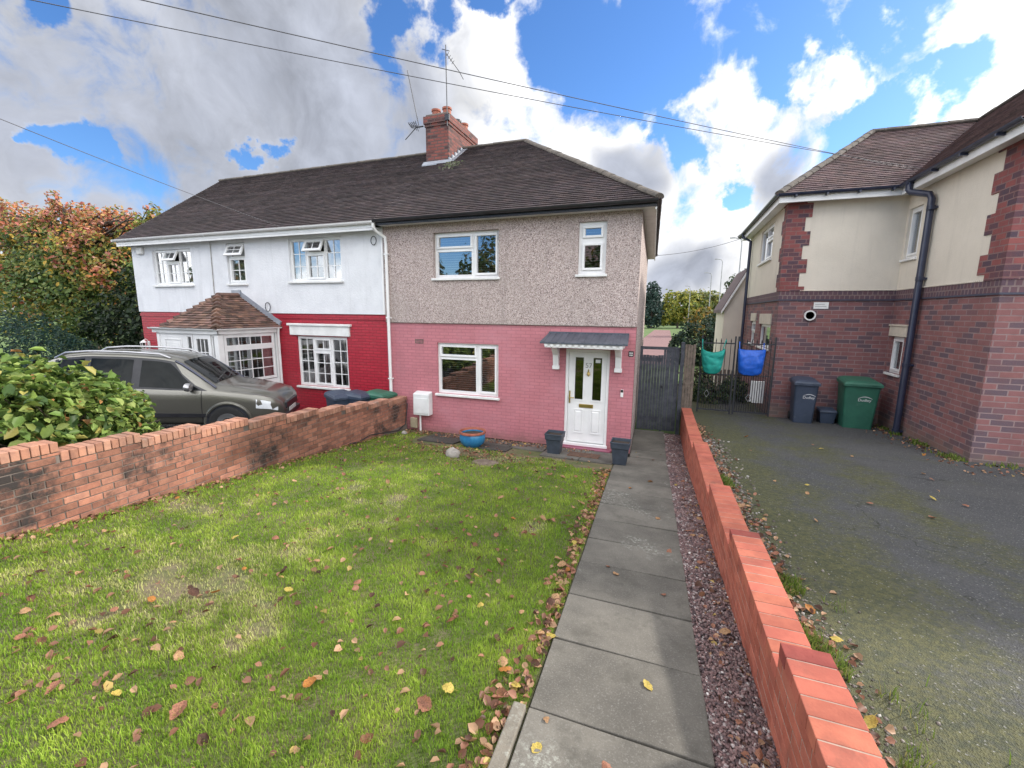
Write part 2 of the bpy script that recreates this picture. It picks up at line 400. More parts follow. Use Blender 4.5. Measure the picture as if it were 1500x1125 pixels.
def tag(o, label=None, cat=None, group=None, kind=None):
    if label: o['label'] = label
    if cat: o['category'] = cat
    if group: o['group'] = group
    if kind: o['kind'] = kind
    return o
def thing(name, label, cat, loc, group=None):
    o = bpy.data.objects.new(name, None); COL.objects.link(o); o.location = loc; o.empty_display_size = .2
    return tag(o, label, cat, group)
def copy_tree(o, parent=None):
    c = o.copy(); COL.objects.link(c)
    if parent: c.parent = parent
    for ch in list(o.children): copy_tree(ch, c)
    return c
def frame(o, u, n):             # local (a along wall, c outwards, b up) -> world ; u,n 2-D directions
    def f(a, c, b): return (o[0]+u[0]*a+n[0]*c, o[1]+u[1]*a+n[1]*c, o[2]+b)
    return f

# ------------------------------------------------------------------ helpers for buildings
def wall_holes(mb, fr, a0, a1, b0, b1, holes, depth=.1):
    """front face at c=0 with rectangular holes and reveals going inwards"""
    xs = sorted({a0, a1, *[h[0] for h in holes], *[h[1] for h in holes]}); zs = sorted({b0, b1, *[h[2] for h in holes], *[h[3] for h in holes]})
    for i in range(len(xs)-1):
        for j in range(len(zs)-1):
            cx, cz = (xs[i]+xs[i+1])/2, (zs[j]+zs[j+1])/2
            if any(h[0] < cx < h[1] and h[2] < cz < h[3] for h in holes): continue
            mb.quad(fr(xs[i], 0, zs[j]), fr(xs[i+1], 0, zs[j]), fr(xs[i+1], 0, zs[j+1]), fr(xs[i], 0, zs[j+1]))
    for h in holes:
        p = [(h[0], h[2]), (h[1], h[2]), (h[1], h[3]), (h[0], h[3])]
        for k in range(4):
            q, r = p[k], p[(k+1) % 4]
            mb.quad(fr(q[0], 0, q[1]), fr(q[0], -depth, q[1]), fr(r[0], -depth, r[1]), fr(r[0], 0, r[1]))

def ring(mb, fr, a0, a1, b0, b1, w, c0, c1):
    mb.box(a0, a1, c0, c1, b1-w, b1, fr); mb.box(a0, a1, c0, c1, b0, b0+w, fr)
    mb.box(a0, a0+w, c0, c1, b0+w, b1-w, fr); mb.box(a1-w, a1, c0, c1, b0+w, b1-w, fr)

def window(parent, fr, a0, a1, b0, b1, cells, setback=.07, bars=None, blind=None, curtain=None, sill=True, sash=(), openc=(), barw=.018, silld=.06, fw=.05, room=True):
    """cells: (a0,a1,b0,b1) glass openings; sash: cells with an extra raised sash ring; openc: sashes tilted open"""
    cb = -setback
    f = MB()
    xs = sorted({a0, a1, *[c[0] for c in cells], *[c[1] for c in cells]})
    ring(f, fr, a0, a1, b0, b1, fw, cb-.06, cb)
    wall_holes(f, (lambda a, c, b: fr(a, c+cb-.006, b)), a0+.01, a1-.01, b0+.01, b1-.01, cells, .05)
    w = f.build('window', 'upvc', parent, bevel=.004)
    sm = MB(); gm = MB(); bm_ = MB()
    for i, c in enumerate(cells):
        if i in openc: continue
        pad = .012
        # mullion boxes fill between cells: each cell gets its own ring up to the cell edge
        s = .045 if i in sash else .022
        ring(sm, fr, c[0]-pad, c[1]+pad, c[2]-pad, c[3]+pad, s, cb-.05, cb+(.024 if i in sash else .004))
        gm.quad(fr(c[0]+.01, cb-.03, c[2]+.01), fr(c[1]-.01, cb-.03, c[2]+.01), fr(c[1]-.01, cb-.03, c[3]-.01), fr(c[0]+.01, cb-.03, c[3]-.01))
        if bars and bars[i]:
            nx, nz = bars[i]
            for k in range(1, nx):
                x = c[0]+(c[1]-c[0])*k/nx; bm_.box(x-barw/2, x+barw/2, cb-.029, cb-.015, c[2]+.012, c[3]-.012, fr)
            for k in range(1, nz):
                z = c[2]+(c[3]-c[2])*k/nz; bm_.box(c[0]+.012, c[1]-.012, cb-.028, cb-.016, z-barw/2, z+barw/2, fr)
    if sm.v: sm.build('sash', 'upvc', w, bevel=.003)
    gm.build('pane', 'glass', w)
    if bm_.v: bm_.build('glazing_bars', 'upvc', w)
    for i in openc:
        c = cells[i]; o = MB(); g = MB(); H = c[3]-c[2]; ang = R(26)
        def fo(a, cc, b): # hinge along the top edge
            d = b-H; return fr(c[0]+a, cb+.03+cc*math.cos(ang)-d*math.sin(ang), c[3]+d*math.cos(ang)+cc*math.sin(ang))
        W = c[1]-c[0]
        ring(o, fo, -.03, W+.03, -.03, H+.02, .065, -.02, .025)
        so = o.build('open_sash', 'upvc', w, bevel=.003)
        if bars and bars[i]:
            nx, nz = bars[i]; bb = MB()
            for k in range(1, nx): bb.box(W*k/nx-barw/2, W*k/nx+barw/2, .006, .016, .03, H-.04, fo)
            for k in range(1, nz): bb.box(.03, W-.03, .005, .015, H*k/nz-barw/2, H*k/nz+barw/2, fo)
            o2 = bb
            if o2.v: o2.build('glazing_bars', 'upvc', w)
        g.quad(fo(.03, 0, .03), fo(W-.03, 0, .03), fo(W-.03, 0, H-.04), fo(.03, 0, H-.04)); g.build('pane', 'glass', w)
    if blind:
        bl = MB(); z = b0+.06
        for a, b in blind:
            z = b0+.07
            while z < b1-.07:
                bl.hexa([fr(a, cb-.10, z), fr(b, cb-.10, z), fr(b, cb-.125, z+.004), fr(a, cb-.125, z+.004),
                         fr(a, cb-.10, z+.003), fr(b, cb-.10, z+.003), fr(b, cb-.125, z+.007), fr(a, cb-.125, z+.007)]); z += .052
        bl.build('blind', 'blind', w)
    if curtain:
        for a, b in curtain:
            cm = MB(); n = max(4, int((b-a)/.025)); prev = None
            for k in range(n+1):
                x = a+(b-a)*k/n; c = cb-.12+.018*math.sin(k*1.9)
                if prev: cm.quad(fr(prev[0], prev[1], b0+.03), fr(x, c, b0+.03), fr(x, c, b1-.03), fr(prev[0], prev[1], b1-.03))
                prev = (x, c)
            cm.build('curtain', 'curtain', w, smooth='all')
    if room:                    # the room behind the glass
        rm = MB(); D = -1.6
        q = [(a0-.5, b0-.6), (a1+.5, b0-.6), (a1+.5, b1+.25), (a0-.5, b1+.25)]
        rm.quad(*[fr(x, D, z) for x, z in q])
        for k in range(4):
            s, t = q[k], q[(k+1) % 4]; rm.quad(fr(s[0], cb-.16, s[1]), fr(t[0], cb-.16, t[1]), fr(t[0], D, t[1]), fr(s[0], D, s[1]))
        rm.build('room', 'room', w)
    if sill:
        sl = MB(); sl.box(a0-.04, a1+.04, cb-.02, silld, b0-.055, b0-.002, fr); sl.build('sill', 'whitepaint', w, bevel=.008)
    return w

def tile_slope(mb, P, gauge=.105, width=.165, thick=.018, tones=None, rnd=None, lift=.004):
    """P: corner points of one planar roof slope, P[0],P[1] = eave (left to right seen from outside); lays overlapping plain tiles"""
    rnd = rnd or random
    P = [Vector(p) for p in P]; u = (P[1]-P[0]).normalized()
    n = (P[1]-P[0]).cross(P[2]-P[0]).normalized(); v = n.cross(u).normalized()
    if v.z < 0: v = -v
    if n.z < 0: n = -n
    loc = [((p-P[0]).dot(u), (p-P[0]).dot(v)) for p in P]
    vmax = max(q[1] for q in loc); rows = int(vmax/gauge)+1
    def span(vv):
        xs = []
        for i in range(len(loc)):
            a, b = loc[i], loc[(i+1) % len(loc)]
            if (a[1]-vv)*(b[1]-vv) <= 0 and abs(a[1]-b[1]) > 1e-6:
                xs.append(a[0]+(b[0]-a[0])*(vv-a[1])/(b[1]-a[1]))
        return (min(xs), max(xs)) if len(xs) > 1 else None
    for r in range(rows):
        v0 = r*gauge-.03; v1 = v0+gauge*1.25
        sp = span(min(max(v0+gauge*.5, .01), vmax-.005)); s0 = span(min(max(v0+.02, .001), vmax-.002)); s1 = span(min(v1, vmax-.002)) or sp
        if not sp or not s0: continue
        v1 = min(v1, vmax)
        off = (r % 2)*width/2 + rnd.uniform(-.01, .01)
        x = math.floor((s0[0])/width)*width - off
        rowlift = rnd.uniform(0, .004)
        while x < s0[1]:
            xa0, xb0 = max(x+.002, s0[0]), min(x+width-.002, s0[1]); xa1, xb1 = max(x+.002, s1[0]), min(x+width-.002, s1[1])
            if xb0-xa0 > .01:
                if xb1 <= xa1: xa1 = xb1 = min(max((xa1+xb1)/2, s1[0]), s1[1])
                j = rnd.uniform(-.002, .003); e = rnd.uniform(0, .0035)+rowlift
                b0 = .012+e+thick; t1 = .006
                def pt(a, vv, h): return P[0]+u*a+v*vv+n*(h+lift)
                mb.col = tones(rnd, P[0]+u*xa0+v*v0) if tones else (1, 1, 1)
                mb.hexa([pt(xa0, v0+j, b0-thick), pt(xb0, v0+j, b0-thick), pt(xb1, v1, t1-thick), pt(xa1, v1, t1-thick),
                         pt(xa0, v0+j, b0), pt(xb0, v0+j, b0), pt(xb1, v1, t1), pt(xa1, v1, t1)])
            x += width
    mb.col = (1, 1, 1)
def tone_roof(rnd, p):
    g = rnd.uniform(.72, 1.22)*(1+.30*mnoise.noise(p*1.4)); return (g*rnd.uniform(.95, 1.08), g, g*rnd.uniform(.92, 1.05))
def tone_porch(rnd, p):
    g = rnd.choice((.55, .8, 1., 1.25, 1.5)); return (g*rnd.uniform(.95, 1.1), g, g*rnd.uniform(.85, 1.05))
def ridge_line(mb, a, b, r=.085, seg=.32):
    a = Vector(a); b = Vector(b); n = max(1, int((b-a).length/seg))
    for i in range(n):
        p, q = a.lerp(b, i/n), a.lerp(b, (i+1.02)/n)
        j = random.uniform(-.006, .006); d = (q-p).normalized(); s = d.cross(Vector((0, 0, 1))).normalized(); up = s.cross(d)
        secs = []
        for e, rr in ((p, r), (q, r*.94)):
            secs.append([e+s*math.cos(t)*rr*1.25+up*(math.sin(t)*rr*.85+j-.02) for t in np.linspace(0, math.pi, 8)]+[e-s*rr*.9-up*.05, e+s*rr*.9-up*.05])
        mb.loft(secs)
def gutter(mb, a, b, out, r=.06):
    """half-round gutter from a to b, bulging to 2-D direction out"""
    a = Vector(a); b = Vector(b); o = Vector((out[0], out[1], 0))
    secs = []
    for e in (a, b):
        ring_ = [e+o*(r-math.cos(t)*r)+Vector((0, 0, -math.sin(t)*r)) for t in np.linspace(0, math.pi, 9)]
        inner = [e+o*(r-math.cos(t)*r*.86)+Vector((0, 0, -math.sin(t)*r*.86)) for t in np.linspace(math.pi, 0, 9)]
        secs.append(ring_+inner)
    mb.loft(secs)
#@@PART2
# ================================================================== PINK HOUSE
XR, XP, XL, YF = -0.636, -6.615, -15.87, 9.174
frF = frame((0, YF, 0), (1, 0), (0, -1))
pink = thing('pink_house', 'semi-detached house with pink painted brick below and beige pebbledash above', 'house', (-3.6, YF, 0))
W1 = (-5.215, -3.633, .925, 2.148); W2 = (-5.252, -3.628, 3.640, 4.653); W3 = (-1.876, -1.305, 3.66, 4.697); DR = (-2.072, -1.135, .035, 2.115)
mb = MB(); wall_holes(mb, frF, XP, XR, -.06, 2.612, [W1, DR], .12)
mb.box(XR-.10, XR-.012, YF+.004, YF+.1, -.06, 2.6)
mb.build('wall', 'pinkbrick', pink)
frU = frame((0, YF-.028, 0), (1, 0), (0, -1))
sd = Vector((K, 1, 0)).normalized()
mb = MB(); wall_holes(mb, frU, XP+.002, XR, 2.612, 4.86, [W2, W3], .14)
mb.quad((XP+.002, YF-.028, 2.612), (XP+.002, YF+.01, 2.612), (XR, YF+.01, 2.612), (XR, YF-.028, 2.612))
p0 = Vector((XR, YF-.028, 0)); p1 = p0+sd*8.15
mb.quad((p0.x, p0.y, 2.612), (p1.x, p1.y, 2.612), (p1.x, p1.y, 4.86), (p0.x, p0.y, 4.86))
q0 = Vector((XR+.006, YF+.006, 0)); q1 = q0+sd*8.1
mb.quad((q0.x, q0.y, -.2), (q1.x, q1.y, -.2), (q1.x, q1.y, 2.63), (q0.x, q0.y, 2.63))
mb.quad((p1.x, p1.y, -.2), (XP-.3, p1.y, -.2), (XP-.3, p1.y, 4.86), (p1.x, p1.y, 4.86))
mb.build('render', 'pebble', pink)
mb = MB(); mb.box(XP, XR-.02, YF-.03, YF+.03, 2.597, 2.611); mb.build('drip_bead', 'mortar', pink)
mb = MB(); mb.box(XP, XR, YF+.012, YF+.06, -.3, .0); mb.build('plinth', 'dark', pink)
mb = MB(); mb.quad((XP, 8.86, 4.858), (-.37, 8.86, 4.858), (-.68, 17.4, 4.858), (XP-.3, 17.4, 4.858)); mb.hexa([(-.40, 8.9, 4.80), (-.372, 8.9, 4.80), (-.675, 17.35, 4.80), (-.703, 17.35, 4.80), (-.40, 8.9, 4.94), (-.372, 8.9, 4.94), (-.675, 17.35, 4.94), (-.703, 17.35, 4.94)])
mb.build('soffit', 'whitepaint', pink)
mb = MB(); mb.box(XP+.01, -.37, 8.872, 8.895, 4.84, 4.955); mb.build('fascia', 'blackpvc', pink)
mb = MB(); gutter(mb, (XP+.01, 8.87, 4.955), (-.35, 8.87, 4.955), (0, -1), .058)
mb.build('gutter', 'blackpvc', pink, smooth=True)
# roof
mb = MB()
A0, A1, AP, RL = (XP, 8.83, 4.955), (-.33, 8.83, 4.955), (-4.34, 13.15, 7.86), (XP-.15, 13.15, 7.86); B1 = (-.66, 17.45, 4.955)
rnd = random.Random(3)
tile_slope(mb, [A0, A1, AP, RL], tones=tone_roof, rnd=rnd)
tile_slope(mb, [A1, B1, AP], tones=tone_roof, rnd=rnd)
d = Vector((0, 0, -.02))
for q in ([A0, A1, AP, RL], [A1, B1, AP], [B1, (XP-.3, 17.45, 4.955), RL, AP]): mb.quad(*[Vector(p)+d for p in q])
roof = mb.build('roof', 'tile', pink)
mb = MB(); ridge_line(mb, Vector(RL)+Vector((0, 0, .03)), Vector(AP)+Vector((0, 0, .03))); ridge_line(mb, Vector(A1)+Vector((0, 0, .05)), Vector(AP)+Vector((0, 0, .02))); ridge_line(mb, Vector(B1)+Vector((0, 0, .05)), Vector(AP)+Vector((0, 0, .02)))
mb.build('ridge_tiles', 'ridge', roof)
mb = MB()                        # moss below the chimney
for i in range(110):
    x = -6.72+rnd.gauss(.55, .16); t = min(max(rnd.gauss(.70, .03), .6), .74)
    y = 8.83+4.32*t; z = 4.955+2.905*t+.02; s = rnd.uniform(.012, .035)
    mb.col = rnd.choice([(.10, .12, .05), (.2, .19, .14), (.07, .08, .04)]); s *= .8; mb.box(x-s, x+s, y-s, y+s, z-.01, z+s)
tag(mb.build('moss', 'pebbles', roof), kind='stuff')
# chimney
mb = MB(); CX0, CX1, CY0, CY1 = -7.18, -6.37, 12.13, 14.1
mb.box(CX0+.03, CX1-.03, CY0+.03, CY1-.03, 6.6, 8.22); mb.box(CX0+.005, CX1-.005, CY0+.005, CY1-.005, 8.22, 8.30)
mb.box(CX0-.02, CX1+.02, CY0-.02, CY1+.02, 8.30, 8.50); 
ch = mb.build('chimney', 'chimbrick', roof)
mb = MB(); mb.box(CX0+.04, CX1-.04, CY0+.04, CY1-.04, 8.50, 8.56); mb.build('flaunching', 'mortar', ch)
for i, (x, y) in enumerate(((CX0+.24, CY0+.3), (CX1-.2, CY0+.28), (CX0+.3, CY0+.8), (CX1-.22, CY0+.95), (CX1-.22, CY0+1.45))):
    mb = MB(); h = .23 if i != 3 else .15
    mb.lathe([(.125, 0), (.12, h*.5), (.118, h-.06), (.14, h-.05), (.14, h), (.10, h), (.095, h-.2)], (x, y, 8.54), 18)
    mb.build('chimney_pot', 'terracotta' if i != 3 else 'blackpvc', ch, smooth=True)
mb = MB()                        # lead flashing
def zr(y): return 4.955+(y-8.83)*(2.905/4.32)
mb.hexa([(CX0-.06, CY0-.09, zr(CY0)-.05), (CX1+.06, CY0-.09, zr(CY0)-.05), (CX1+.06, CY0+.028, zr(CY0)+.02), (CX0-.06, CY0+.028, zr(CY0)+.02),
         (CX0-.06, CY0-.09, zr(CY0)-.02), (CX1+.06, CY0-.09, zr(CY0)-.02), (CX1+.06, CY0+.024, zr(CY0)+.10), (CX0-.06, CY0+.024, zr(CY0)+.10)])
for k in range(5):
    y = CY0+k*.19; mb.box(CX1-.028, CX1+.012, y, y+.188, zr(y)-.05, zr(y)+.15)
    mb.hexa([(CX1-.02, y, zr(y)+.025), (CX1+.14, y, zr(y)+.025), (CX1+.14, y+.19, zr(y+.19)+.025), (CX1-.02, y+.19, zr(y+.19)+.025)]+[(CX1-.02, y, zr(y)+.04), (CX1+.14, y, zr(y)+.04), (CX1+.14, y+.19, zr(y+.19)+.04), (CX1-.02, y+.19, zr(y+.19)+.04)])
mb.build('flashing', 'lead', ch)
# windows
def cells3(w, xm, zt, g=.05):    # top-hung light over a fixed pane, tall pane beside it
    return [(w[0]+.065, xm-.04, zt+.045, w[3]-.065), (w[0]+.065, xm-.04, w[2]+.065, zt-.03), (xm+.045, w[1]-.07, w[2]+.07, w[3]-.07)]
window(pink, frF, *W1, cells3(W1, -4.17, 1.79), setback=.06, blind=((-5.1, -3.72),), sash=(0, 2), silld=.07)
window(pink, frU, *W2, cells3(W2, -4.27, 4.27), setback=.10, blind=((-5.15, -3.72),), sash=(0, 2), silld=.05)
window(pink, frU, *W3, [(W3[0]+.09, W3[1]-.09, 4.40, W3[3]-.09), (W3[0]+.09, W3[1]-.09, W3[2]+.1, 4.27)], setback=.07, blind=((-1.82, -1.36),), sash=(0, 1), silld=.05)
# front door
f = MB(); f.box(DR[0], DR[0]+.06, -.14, -.02, DR[2], DR[3], frF); f.box(DR[1]-.06, DR[1], -.14, -.02, DR[2], DR[3], frF)
f.box(DR[0]+.06, DR[1]-.06, -.14, -.02, DR[3]-.06, DR[3], frF); f.box(DR[0]-.02, DR[1]+.02, -.14, .03, DR[2]-.05, DR[2]+.02, frF)
dfm = f.build('door_frame', 'upvc', pink, bevel=.006)
mb = MB(); G = [(-1.867, -1.687, 1.02, 1.94), (-1.486, -1.300, 1.02, 1.94)]; xs0, xs1 = DR[0]+.065, DR[1]-.065
wall_holes(mb, frame((0, YF+.05, 0), (1, 0), (0, -1)), xs0, xs1, DR[2]+.035, DR[3]-.065, G, .05)
for g in G: ring(mb, frF, g[0]-.03, g[1]+.03, g[2]-.03, g[3]+.03, .03, -.05, -.038)
for a0, a1 in ((-1.885, -1.665), (-1.515, -1.285)):
    ring(mb, frF, a0, a1, .27, .81, .025, -.05, -.034)
    mb.hexa([frF(a0+.03, -.0499, .30), frF(a1-.03, -.0499, .30), frF(a1-.03, -.0499, .78), frF(a0+.03, -.0499, .78), frF(a0+.06, -.032, .33), frF(a1-.06, -.032, .33), frF(a1-.06, -.032, .75), frF(a0+.06, -.032, .75)])
door = mb.build('door', 'upvc', pink)
mb = MB()
for g in G: mb.quad(frF(g[0], -.075, g[2]), frF(g[1], -.075, g[2]), frF(g[1], -.075, g[3]), frF(g[0], -.075, g[3]))
mb.build('pane', 'darkglass', door)
mb = MB(); mb.box(xs0, xs1, YF+.45, YF+.46, .05, 2.1); mb.build('hall', 'dark', door)
mb = MB(); mb.box(-1.76, -1.455, -.05, -.035, .845, .925, frF); mb.build('letterbox', 'brass', door, bevel=.004)
mb = MB(); mb.box(-1.985, -1.955, -.05, -.03, .93, 1.2, frF); mb.tube([frF(-1.97, -.03, 1.06), frF(-1.97, .02, 1.06), frF(-1.86, .025, 1.06)], .011, 8); mb.build('handle', 'brass', door)
mb = MB(); mb.lathe([(.0, -.07), (.02, -.05), (.035, -.02), (.03, .02), (.012, .05), (.018, .07), (0, .10)], frF(-1.577, -.035, 1.60), 12); mb.build('knocker', 'brass', door)
mb = MB(); mb.box(-1.44, -1.34, -.072, -.07, 1.83, 1.90, frF); mb.build('sticker', 'white', door)
def text(s, size, loc, rot, mat, name, parent, ext=.002):
    cu = bpy.data.curves.new(name, 'FONT'); cu.body = s; cu.size = size; cu.extrude = ext; cu.align_x = 'CENTER'; cu.align_y = 'CENTER'
    o = bpy.data.objects.new(name, cu); COL.objects.link(o)
    dg = bpy.context.evaluated_depsgraph_get(); me = bpy.data.meshes.new_from_object(o.evaluated_get(dg)); bpy.data.objects.remove(o)
    me.materials.clear(); me.materials.append(M[mat]); n = bpy.data.objects.new(name, me); COL.objects.link(n)
    n.rotation_euler = rot; n.location = Vector(loc)
    if parent:
        q = parent; off = Vector()
        while q: off += Vector(q.location); q = q.parent
        n.location -= off; n.parent = parent
    return n
text('57', .15, frF(-1.577, -.045, 1.765), (R(90), 0, 0), 'steel', 'house_number', door)
# canopy over the door
mb = MB(); x0, x1 = -2.50, -.74; n = 40
top = [(x0+.03, YF, 2.47), (x1-.02, YF, 2.47)]
mb.hexa([(x0+.05, YF, 2.40), (x0, 8.60, 2.245), (x1, 8.60, 2.245), (x1-.04, YF, 2.40), (x0+.05, YF, 2.46), (x0, 8.60, 2.29), (x1, 8.60, 2.29), (x1-.04, YF, 2.46)][0:0] or
        [(x0, 8.60, 2.25), (x1, 8.60, 2.25), (x1-.03, YF, 2.41), (x0+.05, YF, 2.41), (x0, 8.60, 2.285), (x1, 8.60, 2.285), (x1-.03, YF, 2.455), (x0+.05, YF, 2.455)])
mb.box(x0+.05, x1-.03, YF-.05, YF-.001, 2.41, 2.475)
for k in range(13):
    x = x0+.07+(x1-x0-.14)*k/12; mb.beam((x, 8.6, 2.285), (x, YF-.04, 2.45), .05, .012)
can = mb.build('canopy', 'greypvc', pink, bevel=.004)
mb = MB(); mb.box(x0+.10, x1-.10, 8.635, 8.66, 2.175, 2.25)
for k in range(13):
    x = x0+.13+(x1-x0-.26)*k/12; mb.tube([(x, 8.615, 2.235), (x, 8.64, 2.235)], .04, 12)
mb.box(x0+.10, x0+.125, 8.66, YF, 2.18, 2.26); mb.box(x1-.125, x1-.10, 8.66, YF, 2.18, 2.26)
mb.build('fascia', 'upvc', can)
for x in (-2.27, -.955):
    mb = MB(); w = .06
    prof = [(YF, 1.69), (YF-.07, 1.69), (YF-.10, 1.80), (YF-.13, 1.98), (YF-.26, 2.12), (YF-.43, 2.17), (YF-.43, 2.20), (YF, 2.20)]
    mb.loft([[(x-w, y, z) for y, z in prof], [(x+w, y, z) for y, z in prof]]); mb.box(x-w-.015, x+w+.015, YF-.09, YF-.001, 1.67, 1.75)
    mb.build('bracket', 'upvc', can, bevel=.006)
mb = MB(); mb.box(-2.16, -1.02, YF-.17, YF-.002, -.16, -.015); mb.box(-2.10, -1.10, YF-.05, YF-.003, -.015, .0); mb.build('doorstep', 'pinkstep', pink, bevel=.012)
# small fittings on the front
mb = MB(); mb.box(-.885, -.83, -0.0, .03, 1.15, 1.31, frF); bl = mb.build('doorbell', 'whitepaint', pink, bevel=.006)
mb = MB(); mb.box(-.882, -.833, .03, .034, 1.25, 1.307, frF); mb.build('camera_lens', 'blackpvc', bl)
mb = MB(); mb.box(-.765, -.665, .0, .012, 2.0, 2.115, frF); sg = mb.build('name_plate', 'iron', pink)
mb = MB(); mb.box(-.75, -.72, .012, .014, 2.065, 2.085, frF); mb.box(-.712, -.682, .012, .014, 2.065, 2.085, frF); mb.box(-.745, -.722, .012, .014, 2.02, 2.045, frF); mb.box(-.712, -.685, .012, .014, 2.02, 2.045, frF); mb.build('plate_marks', 'white', sg)
mb = MB(); ring(mb, frF, -5.81, -5.58, 2.11, 2.215, .014, -.01, .006)
for k in range(3): mb.box(-5.8, -5.59, -.01, .003, 2.132+k*.024, 2.142+k*.024, frF)
mb.build('air_brick', 'mortar', pink)
mb = MB(); mb.hexa([frF(-5.80, .0, .37), frF(-5.36, .0, .37), frF(-5.36, .20, .37), frF(-5.80, .20, .37), frF(-5.80, 0, .95), frF(-5.36, 0, .95), frF(-5.36, .19, .90), frF(-5.80, .19, .90)])
mt = mb.build('gas_meter_box', 'metermat', pink, bevel=.02)
mb = MB(); mb.box(-5.77, -5.39, .195, .21, .42, .80, frF); mb.build('meter_door', 'metermat', mt, bevel=.01)
mb = MB(); mb.tube([frF(-5.66, .1, .37), frF(-5.66, .1, -.1)], .022, 10); mb.build('gas_pipe', 'upvc', mt)
mb = MB(); mb.box(-5.97, -5.78, .0, .08, .0, .26, frF); mb.build('valve_box', 'tan', pink, bevel=.015)
mb = MB(); mb.tube([frF(-.70, .02, -.05), frF(-.69, .03, .25)], .02, 8); mb.build('drain_stub', 'blackpvc', pink)

# ================================================================== WHITE AND RED HOUSE
wh = thing('white_and_red_house', 'adjoining house with white roughcast above and glossy red painted brick below', 'house', (-11.2, YF, 0))
V1 = (-9.537, -7.847, .84, 2.19); V2 = (-9.569, -7.868, 3.63, 4.709); V3 = (-11.84, -11.14, 3.60, 4.70); V4 = (-14.964, -13.281, 3.593, 4.624)
mb = MB(); wall_holes(mb, frF, XL, XP-.002, -.1, 2.79, [V1], .1)
mb.box(XL-.02, XP-.002, .0, .022, 2.66, 2.735, frF)
sl = Vector((-.195, .98, 0)).normalized(); e = Vector((XL, YF, 0)); e2 = e+sl*8.2
mb.quad((e.x, e.y, -.1), (e2.x, e2.y, -.1), (e2.x, e2.y, 2.79), (e.x, e.y, 2.79))
mb.build('wall', 'redbrick', wh)
mb = MB(); frW = frame((0, YF-.03, 0), (1, 0), (0, -1)); wall_holes(mb, frW, XL-.03, XP-.002, 2.79, 4.86, [V2, V3, V4], .12)
mb.quad((XL-.03, YF-.03, 2.79), (XL-.03, YF+.01, 2.79), (XP-.002, YF+.01, 2.79), (XP-.002, YF-.03, 2.79))
mb.quad((e.x-.03, e.y-.03, 2.79), (e2.x-.03, e2.y, 2.79), (e2.x-.03, e2.y, 4.86), (e.x-.03, e.y-.03, 4.86))
mb.quad((XP-.002, YF-.03, 2.79), (XP-.002, YF+.1, 2.79), (XP-.002, YF+.1, 4.86), (XP-.002, YF-.03, 4.86))
mb.quad((e2.x, e2.y, -.1), (XP-.3, e2.y, -.1), (XP-.3, e2.y, 4.86), (e2.x, e2.y, 4.86))
mb.build('render', 'whitecast', wh)
mb = MB(); mb.quad((XL-.25, 8.86, 4.80), (XP-.004, 8.86, 4.80), (XP-.3, 17.3, 4.80), (e2.x-.3, 17.3, 4.80)); mb.box(XL-.22, XP-.012, 8.87, 8.895, 4.745, 4.93)
mb.build('soffit', 'upvc', wh)
mb = MB(); gutter(mb, (XL-.25, 8.87, 4.93), (XP-.012, 8.87, 4.93), (0, -1), .058)
mb.box(XL-.255, XL-.245, 8.755, 8.87, 4.87, 4.93)
gt = mb.build('gutter', 'upvc', wh, smooth=True)
for k in range(11):
    mb = MB(); x = XL+.2+k*.86; mb.tube([(x, 8.868+.05*math.cos(t)-.05, 4.93-.062*math.sin(t)) for t in np.linspace(0, math.pi, 8)], .008, 5); mb.build('gutter_bracket', 'upvc', gt)
mb = MB(); mb.tube([(-6.63, 8.81, 4.88), (-6.63, 8.81, 4.80), (-6.62, 8.90, 4.72), (-6.50, YF-.10, 4.60), (-6.49, YF-.09, 4.45), (-6.49, YF-.09, .15)], .036, 12)
for z in (1.2, 2.7, 4.2): mb.box(-6.54, -6.44, YF-.13, YF-.03, z, z+.03)
mb.build('downpipe', 'upvc', wh, smooth=True)
mb = MB(); mb.box(XP-.05, XP-.006, .031, .05, 2.79, 4.78, frF); mb.build('edge_bead', 'upvc', wh)
mb = MB()
C0, C1, C2, C3 = (-16.05, 8.83, 4.93), (XP-.01, 8.83, 4.93), (XP-.16, 13.15, 7.83), (-16.95, 13.15, 7.83)
tile_slope(mb, [C0, C1, C2, C3], tones=tone_roof, rnd=rnd)
for q in ([C0, C1, C2, C3], [C1, (XP-.3, 17.45, 4.93), (-17.8, 17.45, 4.93), C3, C2][1:]): mb.quad(*[Vector(p)+d for p in q])
mb.quad(Vector(C0)+d, (-17.8, 17.45, 4.91), Vector(C3)+d)
rf = mb.build('roof', 'tile', wh)
mb = MB(); ridge_line(mb, Vector(C3)+Vector((0, 0, .03)), Vector(C2)+Vector((0, 0, .03))); mb.build('ridge_tiles', 'ridge', rf)
mb = MB(); mb.beam(Vector(C0)+Vector((.02, 0, -.03)), Vector(C3)+Vector((.02, 0, -.03)), .05, .09); mb.build('verge', 'mortar', rf)
